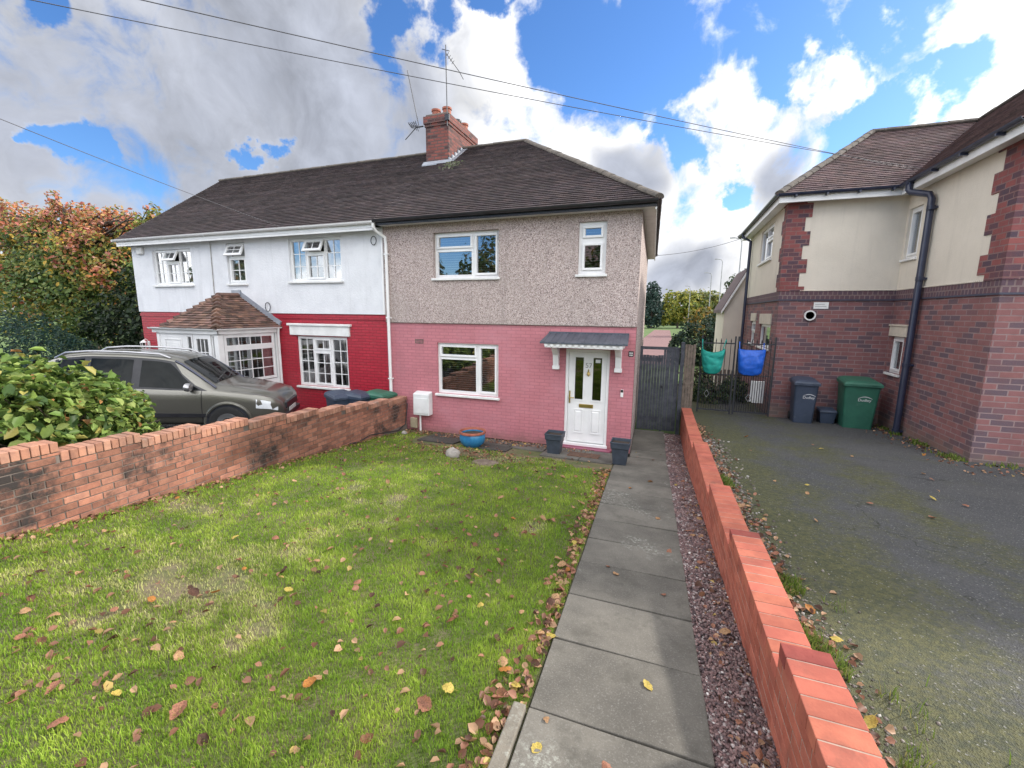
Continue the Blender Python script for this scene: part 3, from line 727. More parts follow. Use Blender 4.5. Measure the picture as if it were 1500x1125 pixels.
# windows
def cells_mid(w, m1, m2, zt):    # side lights with a split centre
    return [(w[0]+.06, m1-.03, w[2]+.06, w[3]-.06), (m1+.035, m2-.035, zt+.04, w[3]-.065), (m1+.035, m2-.035, w[2]+.065, zt-.03), (m2+.03, w[1]-.06, w[2]+.06, w[3]-.06)]
bb = ((2, 4), (2, 1), (2, 3), (2, 4))
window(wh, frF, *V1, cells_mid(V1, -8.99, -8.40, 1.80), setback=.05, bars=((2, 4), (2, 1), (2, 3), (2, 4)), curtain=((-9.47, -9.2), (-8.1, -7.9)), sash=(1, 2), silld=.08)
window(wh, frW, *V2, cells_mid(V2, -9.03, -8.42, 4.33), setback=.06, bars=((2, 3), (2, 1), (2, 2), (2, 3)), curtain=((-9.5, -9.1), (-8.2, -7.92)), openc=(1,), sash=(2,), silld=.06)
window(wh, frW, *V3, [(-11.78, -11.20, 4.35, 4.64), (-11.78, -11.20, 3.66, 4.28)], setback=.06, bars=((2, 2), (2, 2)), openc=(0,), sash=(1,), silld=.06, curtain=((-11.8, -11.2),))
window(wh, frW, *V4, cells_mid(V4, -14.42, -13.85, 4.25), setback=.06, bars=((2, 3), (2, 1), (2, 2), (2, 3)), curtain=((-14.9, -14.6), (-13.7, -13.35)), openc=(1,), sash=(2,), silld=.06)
mb = MB(); mb.box(-9.72, -7.74, -.01, .05, 2.215, 2.47, frF); mb.box(-9.78, -7.68, -.01, .085, 2.47, 2.53, frF); mb.build('lintel', 'whitepaint', wh, bevel=.01)
# porch
pz = 2.42; PX0, PX1, PY = -12.34, -10.15, 7.42
frP = frame((0, PY, 0), (1, 0), (0, -1)); frS = frame((PX1, PY, 0), (0, 1), (1, 0))
mb = MB(); mb.box(PX0, PX0+.10, PY, PY+.1, 0, pz-.12); mb.box(PX1-.14, PX1, PY, PY+.14, 0, pz-.12); mb.box(PX0, PX1, PY, PY+.1, pz-.16, pz-.05); mb.box(PX1-.1, PX1, PY+.1, YF, pz-.16, pz-.05)
mb.box(PX1-.09, PX1, YF-.12, YF-.002, 0, pz-.16); mb.box(PX0, PX0+.08, PY+.1, YF, 0, pz-.05)
mb.box(PX1-.1, PX1-.004, PY+.14, YF-.12, 0, 1.02)
po = mb.build('porch', 'upvc', wh, bevel=.006)
def sub_panel(fr, a0, a1, b0, b1): # solid panel with raised field
    m = MB(); m.box(a0, a1, -.06, -.02, b0, b1, fr); ring(m, fr, a0+.18, a1-.14, b0+.25, b1-.12, .025, -.02, -.005); m.box(a0+.26, a1-.22, -.02, -.01, b0+.33, b1-.2, fr); return m
sub_panel(frP, PX0+.1, -11.30, .1, pz-.16).build('side_panel', 'upvc', po, bevel=.004)
def glazed(fr, a0, a1, b0, b1, nx, nz, name, fw=.06, c=-.04):
    m = MB(); ring(m, fr, a0, a1, b0, b1, fw, c-.03, c+.02); o = m.build(name, 'upvc', po, bevel=.004)
    g = MB(); g.quad(fr(a0+fw-.01, c, b0+fw-.01), fr(a1-fw+.01, c, b0+fw-.01), fr(a1-fw+.01, c, b1-fw+.01), fr(a0+fw-.01, c, b1-fw+.01)); g.build('pane', 'glass', o)
    if nx*nz > 1:
        k_ = MB()
        for k in range(1, nx): x = a0+fw+(a1-a0-2*fw)*k/nx; k_.box(x-.01, x+.01, c+.002, c+.012, b0+fw, b1-fw, fr)
        for k in range(1, nz): z = b0+fw+(b1-b0-2*fw)*k/nz; k_.box(a0+fw, a1-fw, c+.003, c+.013, z-.01, z+.01, fr)
        k_.build('glazing_bars', 'upvc', o)
    return o
glazed(frP, -11.30, -11.06, .1, pz-.16, 1, 4, 'side_light', .055)
dr = glazed(frP, -11.02, -10.42, .1, pz-.16, 3, 6, 'porch_door', .10, -.03)
m = MB(); m.box(-10.51, -10.47, -.01, .03, 1.05, 1.25, frP); m.tube([frP(-10.49, .03, 1.15), frP(-10.60, .045, 1.15)], .012, 8); m.build('handle', 'steel', dr)
glazed(frP, -10.39, -10.29, .1, pz-.16, 1, 4, 'side_light', .025)
glazed(frS, .16, 1.60, 1.04, 1.93, 4, 3, 'porch_window', .07)
glazed(frS, .16, 1.60, 1.93, pz-.16, 4, 1, 'top_light', .07)
for a, b in ((.25, .55), (1.3, 1.55)):
    m = MB(); prev = None
    for k in range(15):
        y = a+(b-a)*k/14; c = -.12+.015*math.sin(k*2.1); q = (y, c)
        if prev: m.quad(frS(prev[0], prev[1], 1.1), frS(q[0], q[1], 1.1), frS(q[0], q[1], 2.2), frS(prev[0], prev[1], 2.2))
        prev = q
    m.build('curtain', 'curtain', po)
m = MB(); m.box(PX0+.12, PX1-.14, YF-.05, YF-.02, 0, 2.3); m.build('inner_wall', 'room', po)
m = MB(); gutter(m, (PX0-.12, PY-.04, pz), (PX1+.06, PY-.04, pz), (0, -1), .045); gutter(m, (PX1+.05, PY-.1, pz), (PX1+.05, YF-.01, pz), (1, 0), .045)
m.box(PX0-.1, PX1+.04, PY-.035, PY-.002, pz-.13, pz-.01); m.box(PX1+.002, PX1+.04, PY-.03, YF-.01, pz-.13, pz-.01)
m.tube([(PX1+.10, YF-.10, pz-.03), (PX1+.06, YF-.08, pz-.2), (PX1+.06, YF-.08, .05)], .03, 10)
m.build('porch_gutter', 'upvc', po, smooth=True)
m = MB(); Ea, Eb, Ec = (-12.0, PY-.1, pz), (PX1+.1, PY-.1, pz), (PX1+.1, YF, pz); Ra, Rb = (-11.53, 8.55, 3.24), (-11.53, YF, 3.26)
rp = random.Random(5)
tile_slope(m, [Ea, Eb, Ra], gauge=.105, width=.17, thick=.02, tones=tone_porch, rnd=rp)
tile_slope(m, [Eb, Ec, Rb, Ra], gauge=.105, width=.17, thick=.02, tones=tone_porch, rnd=rp)
Ed = (-12.4, YF, pz)
for q in ([Ea, Eb, Ra], [Eb, Ec, Rb, Ra], [Ed, Ea, Ra, Rb]): m.quad(*[Vector(p)+Vector((0, 0, -.02)) for p in q])
tile_slope(m, [Ed, Ea, Ra, Rb], gauge=.105, width=.17, thick=.02, tones=tone_porch, rnd=rp)
pr_ = m.build('porch_roof', 'tileporch', po)
m = MB(); nseg = 9                      # bonnet hip tiles and ridge
for (a, b) in ((Eb, Ra), (Ea, Ra)):
    a = Vector(a); b = Vector(b)
    for k in range(nseg):
        p = a.lerp(b, (k+.1)/nseg)+Vector((0, 0, .035)); q = a.lerp(b, (k+1.15)/nseg)+Vector((0, 0, .02)); dd = (q-p).normalized(); s_ = dd.cross(Vector((0, 0, 1))).normalized()
        up = s_.cross(dd); m.col = tone_porch(rp, p)
        m.loft([[p+s_*.13-up*.03, p+s_*.06+up*.03, p+up*.055, p-s_*.06+up*.03, p-s_*.13-up*.03, p-up*.0], [q+s_*.09-up*.05, q+s_*.04+up*.0, q+up*.015, q-s_*.04+up*.0, q-s_*.09-up*.05, q-up*.04]])
m.col = (1, 1, 1); ridge_line(m, Vector(Ra)+Vector((0, 0, .03)), Vector(Rb)+Vector((0, 0, .03)), .09)
m.build('hip_tiles', 'tileporch', pr_)
m = MB(); m.beam(Vector(Rb)+Vector((0, -.02, .10)), Vector(Ec)+Vector((0, -.02, .08)), .05, .15); m.beam(Vector(Rb)+Vector((0, -.02, .10)), Vector(Ed)+Vector((0, -.02, .08)), .05, .15); m.box(-11.75, -11.4, YF-.06, YF-.001, 3.3, 3.42)
m.build('flashing', 'lead', pr_)
m = MB(); m.box(-15.55, -15.3, .03, .12, 4.52, 4.74, frF); m.build('alarm_box', 'whitepaint', wh, bevel=.03)
m = MB(); m.tube([(-12.42, YF-.045, 4.75), (-12.45, YF-.045, 3.3)], .012, 6); m.build('wall_cable', 'curtain', wh)
for (x, z, r1) in ((-10.42, 2.96, .12), (-6.86, 4.55, .1)):
    m = MB(); m.tube([(x+r1*.75*math.sin(t), YF-.06, z+r1*math.cos(t)) for t in np.linspace(0, 2*math.pi, 24)], .009, 6); m.build('cable_loop', 'iron', wh)
lm = MB(); c = (-15.64, YF-.16, 1.74); lm.box(c[0]-.04, c[0]+.04, YF-.03, YF-.001, 1.62, 1.86); lm.tube([(c[0], YF-.02, 1.86), (c[0], YF-.10, 1.93), (c[0], c[1], 1.90)], .014, 8)
lm.lathe([(.02, .16), (.09, .10), (.10, .09), (.10, .08)], c, 6); lm.lathe([(.05, -.12), (.06, -.10), (.05, -.14), (.0, -.18)], c, 6)
for k in range(6):
    t = math.pi*k/3; lm.beam((c[0]+.055*math.cos(t), c[1]+.055*math.sin(t), c[2]-.11), (c[0]+.092*math.cos(t), c[1]+.092*math.sin(t), c[2]+.09), .014, .014)
ln = lm.build('lantern', 'whitepaint', wh)
#@@PART3
# ================================================================== RIGHT-HAND HOUSE
XA, YA_, XI, YB_ = 2.55, 12.8, 4.92, 9.3; ZB, ZS, ZT = 3.26, 3.46, 5.62; YR = 18.3
nb = thing('cream_and_brick_house', 'neighbouring house with cream render over brown brick and toothed brick corners', 'house', (5, 13, .1))
frA = frame((0, YA_, 0), (1, 0), (0, -1)); frAs = frame((XA, YR, 0), (0, -1), (-1, 0)); frI = frame((XI, YA_, 0), (0, -1), (-1, 0)); frB = frame((0, YB_, 0), (1, 0), (0, -1))
def off(fr, c0): return lambda a, c, b: fr(a, c+c0, b)
U1 = (12.8-12.70, 12.8-12.12, 4.14, 5.24)             # upper window on the inner return (a = 12.8-y)
G1 = (12.8-12.70, 12.8-12.10, 1.56, 2.40)
H1 = (YR-16.1, YR-14.3, 4.44, 5.42); H2 = (YR-16.55, YR-15.75, 1.95, 2.66); H3 = (YR-15.0, YR-13.5, 1.95, 2.60)
mb = MB()
wall_holes(mb, frA, XA, XI, -.1, ZB, [], .1); wall_holes(mb, frAs, 0, YR-YA_, -.4, ZB, [H2, H3], .1); wall_holes(mb, frI, 0, YA_-YB_, -.1, ZB, [G1], .1); wall_holes(mb, frB, XI, 9.9, -.1, ZB, [], .1)
mb.quad((XA, YR, -.4), (9.9, YR, -.4), (9.9, YR, ZT), (XA, YR, ZT)); mb.quad((9.9, YB_, -.1), (9.9, YR, -.1), (9.9, YR, ZT), (9.9, YB_, ZT))
mb.build('wall', 'housebrick', nb)
mb = MB()
for f_, a, b in ((frA, XA-.018, XI-.018), (frAs, 0, YR-YA_+.018), (frI, .018, YA_-YB_+.018), (frB, XI-.018, 9.9)):
    f2 = off(f_, .018); mb.quad(f2(a, 0, ZB), f2(b, 0, ZB), f2(b, 0, ZS), f2(a, 0, ZS)); mb.quad(f2(a, -.03, ZB), f2(b, -.03, ZB), f2(b, 0, ZB), f2(a, 0, ZB)); mb.quad(f2(a, 0, ZS), f2(b, 0, ZS), f2(b, -.03, ZS), f2(a, -.03, ZS))
mb.build('soldier_course', 'soldier', nb)
mb = MB()
for f_, a, b in ((frA, XA-.03, XI-.03), (frAs, 0, YR-YA_+.03), (frI, .03, YA_-YB_+.03), (frB, XI-.03, 9.9)):
    f2 = off(f_, .03); mb.quad(f2(a, 0, ZB-.035), f2(b, 0, ZB-.035), f2(b, 0, ZB-.001), f2(a, 0, ZB-.001)); mb.quad(f2(a, -.03, ZB-.035), f2(b, -.03, ZB-.035), f2(b, 0, ZB-.035), f2(a, 0, ZB-.035)); mb.quad(f2(a, 0, ZB-.001), f2(b, 0, ZB-.001), f2(b, -.03, ZB-.001), f2(a, -.03, ZB-.001))
mb.build('drip_course', 'binblue_brick', nb)
mb = MB(); cc = .012
wall_holes(mb, off(frA, cc), XA-cc, XI-cc, ZS, ZT, [], .1); wall_holes(mb, off(frAs, cc), 0, YR-YA_+cc, ZS, ZT, [H1], .1); wall_holes(mb, off(frI, cc), cc, YA_-YB_+cc, ZS, ZT, [U1], .11); wall_holes(mb, off(frB, cc), XI-cc, 9.9, ZS, ZT, [], .1)
mb.build('render', 'cream', nb)
mb = MB()                        # beads: the bellcast edge of the render, a wavy drip
n = 58
for k in range(n):
    x = XA+.42+(XI-XA-.45)*k/n; mb.tube([(x, YA_-.022, ZS+.01), (x+.018, YA_-.022, ZS+.01)], .014, 8)
n = 60
for k in range(n):
    y = YA_-.05-(YA_-YB_-.55)*k/n; mb.tube([(XI-.022, y, ZS+.01), (XI-.022, y-.026, ZS+.01)], .014, 8)
mb.build('render_bead', 'cream', nb)
mb = MB(); mb2 = MB()            # toothed quoins, raised above the render
q = .028; z = ZS+.001; k = 0
while z < ZT-.02:
    h = .327 if z > ZS+.01 else .11
    lo = k % 2 == 0; z1 = min(z+h, ZT)
    wA = .50 if lo else .37; wS = .34 if lo else .50
    mb.box(XA-q, XA+wA, YA_-q, YA_, z, z1); mb.box(XA-q, XA, YA_, YA_+wS*.9, z, z1)
    wB = .42 if lo else .62
    mb2.box(XI-q, XI, YB_-q, YB_+wB, z, z1); mb2.box(XI, XI+wB*.9, YB_-q, YB_, z, z1)
    z = z1; k += 1
mb.build('quoin', 'quoinbrick', nb); mb2.build('quoin', 'quoinbrick', nb)
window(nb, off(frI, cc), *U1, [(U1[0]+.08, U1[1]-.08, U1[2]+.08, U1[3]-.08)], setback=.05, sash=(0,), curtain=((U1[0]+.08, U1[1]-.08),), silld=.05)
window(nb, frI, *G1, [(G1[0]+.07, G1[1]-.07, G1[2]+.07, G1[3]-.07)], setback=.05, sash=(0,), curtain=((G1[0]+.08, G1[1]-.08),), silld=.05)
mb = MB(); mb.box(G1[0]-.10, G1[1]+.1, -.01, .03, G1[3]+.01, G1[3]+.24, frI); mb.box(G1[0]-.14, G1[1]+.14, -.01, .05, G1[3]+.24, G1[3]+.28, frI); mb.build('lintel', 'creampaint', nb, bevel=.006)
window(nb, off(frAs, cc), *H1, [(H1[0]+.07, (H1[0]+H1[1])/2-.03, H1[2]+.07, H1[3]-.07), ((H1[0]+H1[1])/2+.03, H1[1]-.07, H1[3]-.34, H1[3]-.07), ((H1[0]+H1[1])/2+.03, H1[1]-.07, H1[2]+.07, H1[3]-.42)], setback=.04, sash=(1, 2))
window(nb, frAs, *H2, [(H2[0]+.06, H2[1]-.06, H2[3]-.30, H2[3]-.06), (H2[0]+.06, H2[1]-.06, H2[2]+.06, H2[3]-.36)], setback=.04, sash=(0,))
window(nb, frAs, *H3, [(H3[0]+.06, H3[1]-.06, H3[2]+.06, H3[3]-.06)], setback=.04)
mb = MB(); mb.box(H2[0]-.05, H2[1]+.05, -.01, .03, H2[3]+.01, H2[3]+.26, frAs); mb.box(H3[0]-.05, H3[1]+.05, -.01, .03, H3[3]+.01, H3[3]+.3, frAs); mb.build('lintel', 'creampaint', nb, bevel=.006)
mb = MB(); EX, EY, EZ = 2.27, 12.5, 5.68; FX, FY = 4.64, 8.9
mb.box(EX+.02, FX+.02, EY+.02, YA_-.03, ZT-.06, ZT-.001); mb.box(EX+.02, XA-.03, YA_-.03, YR+.3, ZT-.06, ZT-.001); mb.box(FX+.02, XI-.03, FY+.02, YA_-.03, ZT-.06, ZT-.001); mb.box(XI-.03, 9.9, FY+.02, YB_-.03, ZT-.06, ZT-.001)
mb.box(EX+.02, FX+.02, EY, EY+.02, ZT-.1, ZT+.06); mb.box(EX, EX+.02, EY, YR+.3, ZT-.1, ZT+.06); mb.box(FX, FX+.02, FY, EY, ZT-.1, ZT+.06); mb.box(FX+.02, 9.9, FY, FY+.02, ZT-.1, ZT+.06)
mb.quad((EX+.02, EY+.02, ZT+.05), (FX+.02, EY+.02, ZT+.05), (FX+.02, YR, ZT+.05), (EX+.02, YR, ZT+.05)); mb.quad((FX, FY, ZT+.05), (9.9, FY, ZT+.05), (9.9, YR, ZT+.05), (FX, YR, ZT+.05))
mb.build('soffit', 'upvc', nb)
mb = MB(); gutter(mb, (EX-.05, EY-.002, EZ+.03), (FX-.02, EY-.002, EZ+.03), (0, -1), .06); gutter(mb, (EX-.002, EY-.1, EZ+.03), (EX-.002, YR+.35, EZ+.03), (-1, 0), .055); gutter(mb, (FX-.002, EY-.08, EZ+.03), (FX-.002, FY-.1, EZ+.03), (-1, 0), .06)
gt = mb.build('gutter', 'bluepipe', nb, smooth=True)
for k in range(4): mb = MB(); mb.box(EX+.3+k*.62, EX+.34+k*.62, EY-.13, EY, EZ-.06, EZ-.02); mb.build('gutter_bracket', 'bluepipe', gt)
for k in range(4): mb = MB(); mb.box(FX-.12, FX, EY-.5-k*.9, EY-.46-k*.9, EZ-.06, EZ-.02); mb.build('gutter_bracket', 'bluepipe', gt)
mb = MB(); mb.tube([(FX-.06, 12.05, EZ), (FX-.06, 12.05, EZ-.16), (FX-.04, 12.0, EZ-.22), (XI-.13, 11.66, EZ-.36), (XI-.11, 11.6, EZ-.46), (XI-.11, 11.57, .28)], .062, 14)
for z in (.35, 1.8, 3.6, 5.0): mb.tube([(XI-.11, 11.58, z), (XI-.11, 11.58, z+.08)], .074, 14); mb.box(XI-.1, XI-.002, 11.52, 11.64, z+.02, z+.06)
mb.build('drainpipe', 'bluepipe', nb, smooth=True)
mb = MB(); mb.tube([(EX-.06, 17.75, EZ), (EX-.06, 17.75, EZ-.12), (XA-.10, 17.6, EZ-.30), (XA-.10, 17.6, -.2)], .05, 10); mb.build('drainpipe', 'bluepipe', nb, smooth=True)
mb = MB(); E0, E1, V1_, R0 = (EX-.03, EY-.04, 5.71), (FX-.04, EY-.04, 5.71), (7.2, 15.6, 7.86), (4.91, 15.6, 7.86); EB = (EX-.03, 18.9, 5.71)
rnd = random.Random(8)
tile_slope(mb, [E0, E1, V1_, R0], gauge=.115, width=.18, thick=.016, tones=tone_roof, rnd=rnd)
tile_slope(mb, [EB, E0, R0], gauge=.115, width=.18, thick=.016, tones=tone_roof, rnd=rnd)
F1, FA = (FX-.04, FY-.04, 5.71), (7.2, 11.46, 7.86)
tile_slope(mb, [E1, F1, FA, V1_], gauge=.115, width=.18, thick=.016, tones=tone_roof, rnd=rnd)
dn = Vector((0, 0, -.025))
for q_ in ([E0, E1, V1_, R0], [EB, E0, R0], [E1, F1, FA, V1_], [F1, (9.9, FY-.04, 5.71), FA], [(9.9, FY-.04, 5.71), (9.9, 18.9, 5.71), V1_, FA], [(9.9, 18.9, 5.71), EB, R0, V1_]): mb.quad(*[Vector(p)+dn for p in q_])
rf = mb.build('roof', 'tileright', nb)
mb = MB(); up = Vector((0, 0, .04)); ridge_line(mb, Vector(E0)+up, Vector(R0)+up, .09); ridge_line(mb, Vector(R0)+up, Vector(V1_)+up, .09); ridge_line(mb, Vector(EB)+up, Vector(R0)+up, .09); ridge_line(mb, Vector(FA)+up, Vector(V1_)+up, .09)
mb.build('ridge_tiles', 'ridge', rf)
mb = MB(); mb.beam(Vector(E1)+Vector((.02, .02, .015)), Vector(V1_)+Vector((0, 0, .02)), .10, .02); mb.build('valley', 'lead', rf)
# lean-to at the rear
mb = MB(); lx0, lx1, ly = 1.88, XA-.001, 18.35
mb.v += [(lx0, ly, -.4), (lx1, ly, -.4), (lx1, ly, 4.42), (lx0, ly, 3.12), (lx0, ly+3, -.4), (lx0, ly+3, 3.12), (lx1, ly+3, -.4), (lx1, ly+3, 4.42)]; mb.face((0, 1, 2, 3)); mb.face((4, 0, 3, 5)); mb.face((6, 4, 5, 7)); mb.face((1, 6, 7, 2))
lt = mb.build('lean_to', 'cream', nb)
mb = MB(); mb.hexa([(lx0-.12, ly-.12, 2.93), (lx1, ly-.12, 4.46), (lx1, ly+3, 4.46), (lx0-.12, ly+3, 2.93), (lx0-.12, ly-.12, 3.05), (lx1, ly-.12, 4.58), (lx1, ly+3, 4.58), (lx0-.12, ly+3, 3.05)]); mb.build('lean_to_roof', 'tileright', lt)
mb = MB(); mb.hexa([(lx0-.12, ly-.135, 2.86), (lx1, ly-.135, 4.39), (lx1, ly-.122, 4.39), (lx0-.12, ly-.122, 2.86), (lx0-.12, ly-.135, 3.0), (lx1, ly-.135, 4.53), (lx1, ly-.122, 4.53), (lx0-.12, ly-.122, 3.0)]); mb.build('bargeboard', 'upvc', lt)
mb = MB(); mb.lathe([(.10, -.06), (.125, -.05), (.125, .0), (.095, .0), (.085, -.07)], (0, 0, 0), 20)
for i, p in enumerate(mb.v): mb.v[i] = (3.24+p[0], YA_-.06+(-p[2]), 2.865+p[1])
fl = mb.build('flue', 'whitepaint', nb, smooth=True)
mb = MB(); mb.lathe([(0, .01), (.09, .01)], (0, 0, 0), 20)
for i, p in enumerate(mb.v): mb.v[i] = (3.24+p[0], YA_-.04, 2.865+p[1])
mb.build('flue_grille', 'iron', fl)
mb = MB(); mb.box(3.30, 3.61, 0, .02, 3.03, 3.19, frA); pl = mb.build('street_sign', 'whitepaint', nb)
mb = MB()
for z, n in ((3.125, 9), (3.075, 11)):
    for k in range(n): mb.box(3.33+k*.022, 3.345+k*.022, .02, .022, z, z+.02, frA)
mb.build('faded_letters', 'greytext', pl)

# ================================================================== GROUND AND HARD SURFACES
def sheet(name, grid, mat, kind='structure'):
    mb = MB(); rows = len(grid); cols = len(grid[0])
    for r in grid: mb.v += r
    for i in range(rows-1):
        for j in range(cols-1):
            a = i*cols+j; mb.face((a, a+1, a+cols+1, a+cols))
    o = mb.build(name, mat, smooth='all'); tag(o, kind=kind); return o
def smooth01(t): t = min(max(t, 0), 1); return t*t*(3-2*t)
def ground(x, y):
    a, b = gz(y)-.10, dz(y)-.06
    t = smooth01((x-.85)/.35) if y < 12.9 else smooth01((x-.5)/.8)
    z = a*(1-t)+b*t
    f = smooth01((y-13.5)/8); z = z*(1-f)+(-.02)*f
    return z
xs = [-400, -200, -80, -40]+list(np.arange(-30, -8, 2.))+list(np.arange(-8, 6.01, .25))+[8, 12, 18, 30, 60, 140, 400]
ys = [-60, -30, -12, -8, -5]+list(np.arange(-4, 15, .5))+[16, 18, 20, 22, 26, 32, 40, 60, 90, 140, 250, 500, 900]
sheet('ground', [[(x, y, ground(x, y)) for x in xs] for y in ys], 'farground')
# lawn soil
def lawn_z(x, y): return gz(y)+.018*mnoise.noise(Vector((x*.9, y*.9, 0)))+.01*mnoise.noise(Vector((x*3, y*3, 5)))
ys = np.arange(-2, 9.19, .12)
grid = []
for y in ys:
    a, b = xlw(y)-.05, (xl_path(y)-.005); grid.append([(a+(b-a)*t, y, lawn_z(a+(b-a)*t, y)-.012) for t in np.linspace(0, 1, 50)])
sheet('lawn_soil', grid, 'lawnsoil')
# path slabs
ysl = [-3.0, -2.1, -1.2, -.3, .55, 1.3, 2.0, 2.64, 3.24, 3.86, 4.45, 5.06, 5.67, 6.28, 6.9, 7.52, 8.2, 8.85, 9.5, 10.2, 10.75, 11.27]
mb = MB(); rs = random.Random(4)
for i in range(len(ysl)-1):
    y0, y1 = ysl[i]+.007, ysl[i+1]-.007; t = rs.uniform(-.006, .006); g = rs.uniform(.86, 1.14)
    if 6.2 < y0 < 6.8: g = 1.25
    mb.col = (g, g, g*.98)
    def z(y): return gz(y)+.012+t
    l0, l1 = (xl_path(y0)+.004, xl_path(y1)+.004) if y0 < 8.4 else (XR+.02-.035*(y0-9), XR+.02-.035*(y1-9))
    r0, r1 = xr_path(y0), xr_path(y1)
    e_ = rs.uniform(-.006, .006)
    mb.hexa([(l0, y0, z(y0)-.06), (r0, y0, z(y0)-.06), (r1, y1, z(y1)-.06), (l1, y1, z(y1)-.06), (l0, y0, z(y0)+e_), (r0, y0, z(y0)-e_), (r1, y1, z(y1)-e_), (l1, y1, z(y1)+e_)])
tag(mb.build('path', 'concrete', bevel=.006), kind='structure')
mb = MB()
for (x0, x1, y0, y1, g) in ((-2.30, -1.52, 8.06, 8.97, 1.0), (-1.5, -.86, 8.02, 8.97, .8), (-3.05, -2.33, 8.42, 9.05, .85), (-3.75, -3.08, 8.46, 9.05, .6), (-5.15, -4.25, 8.1, 9.02, .34), (-3.62, -3.0, 7.98, 8.42, .36)):
    mb.col = (g, g, g); t = rs.uniform(-.004, .008)
    mb.hexa([(x0, y0, gz(y0)-.05), (x1, y0, gz(y0)-.05), (x1, y1, gz(y1)-.05), (x0, y1, gz(y1)-.05), (x0, y0, gz(y0)+.012+t), (x1, y0, gz(y0)+.012), (x1, y1, gz(y1)+.012), (x0, y1, gz(y1)+.012+t)])
tag(mb.build('front_paving', 'concrete', bevel=.006), kind='structure')
mb = MB(); mb.col = (1.3, 1.25, 1.15)
for y0, y1 in ((-1.2, -.35), (-.34, .52), (.53, 1.25), (1.26, 1.99)):
    x0, x1 = xl_path(y0)-.085, xl_path(y1)-.085
    mb.hexa([(x0, y0, gz(y0)-.1), (x0+.075, y0, gz(y0)-.1), (x1+.075, y1, gz(y1)-.1), (x1, y1, gz(y1)-.1), (x0, y0, gz(y0)+.035), (x0+.075, y0, gz(y0)+.035), (x1+.075, y1, gz(y1)+.035), (x1, y1, gz(y1)+.035)])
tag(mb.build('kerb', 'concrete', bevel=.008), kind='structure')
ys = np.arange(-3, 11.4, .3)
sheet('gravel_bed', [[(xr_path(y)-.02+(xw(y)+.02-xr_path(y)+.02)*t, y, gz(y)-.012) for t in np.linspace(0, 1, 4)] for y in ys], 'gravelbed')
ys = list(np.arange(-4, 13.3, .4))+[13.6, 14.5, 15.5, 17, 18.5]
def drz(y): return dz(y) if y < 13 else .22-.03*(y-13)
grid = []
for y in ys:
    a = xw(y)+.05; b = 14 if y < 9.2 else 5.2 if y < 12.9 else 2.7
    grid.append([(a+(b-a)*t, y, drz(y)+.008*mnoise.noise(Vector((a+(b-a)*t, y, 0)))) for t in [0, .04, .08, .12, .18, .25, .35, .5, .7, 1]])
sheet('driveway', grid, 'asphalt')
grid = [[(x, y, gz(y)-.04) for x in (-40, -20, -12, -6.33)] for y in [-4, 0, 2, 4, 6, 8, 9.12]]
sheet('forecourt', grid, 'street')
sheet('road', [[(x, y, z) for x in (-80, 0, 80)] for y, z in ((-4.2, 1.36), (-12, 1.37))], 'street')
sheet('red_paved_path', [[(-3.2, 26, .02), (.35, 26, .02)], [(-2.9, 50, .02), (.3, 50, .02)], [(-2.6, 82, .02), (.0, 82, .02)]], 'redpaving')

# ================================================================== GARDEN WALLS
def tonebrick(r, p, amp=.35):
    g = r.uniform(1-amp, 1+amp*.6); w = r.uniform(-.08, .1); return (g*(1+w*.3), g*(1+w), g*(1+w*1.3))
lw = thing('garden_wall', 'stepped orange brick garden wall with black staining beside the lawn', 'garden wall', (-6.0, 5, .3))
mb = MB(); cp = MB(); core = MB(); rb = random.Random(11); T = .215; CH = .0765
bnd = [-2.6, -1.87, -1.14, -.41, .32, 1.03, 1.75, 2.47, 3.215, 3.94, 4.67, 5.39, 6.12, 6.86, 7.60, 8.36, 9.14]
tops = [1.335-.0775*(i-8) for i in range(16)]; tops[7] += .0; 
for i in range(7): tops[i] = tops[7]+.112+(6-i)*.0775
for i in range(16):
    y0, y1, zt = bnd[i], bnd[i+1], tops[i]; zc = zt-.105
    if y1 < .2: continue
    def fr(a, c, b): yy = a; return (xlw(yy)-c, yy, b)         # c: 0 at lawn face, +T at back
    base = gz(y1)-.12
    core.hexa([fr(y0+.002, .006, base), fr(y1-.002, .006, base), fr(y1-.002, T-.006, base), fr(y0+.002, T-.006, base), fr(y0+.002, .006, zt-.012), fr(y1-.002, .006, zt-.012), fr(y1-.002, T-.006, zt-.012), fr(y0+.002, T-.006, zt-.012)])
    n = max(1, round((y1-y0)/.0735)); st = (y1-y0)/n
    for k in range(n):
        a = y0+k*st+.004; b = y0+(k+1)*st-.004; j = rb.uniform(-.005, .006); jz = rb.uniform(-.006, .005); sl_ = rb.uniform(-.003, .003)
        cp.col = tonebrick(rb, None, .3)
        cp.hexa([fr(a, -.012+j, zc), fr(b, -.012+j, zc), fr(b, T+.012+j, zc), fr(a, T+.012+j, zc), fr(a, -.012+j, zt+jz), fr(b, -.012+j, zt+jz+sl_), fr(b, T+.012+j, zt+jz+sl_), fr(a, T+.012+j, zt+jz)])
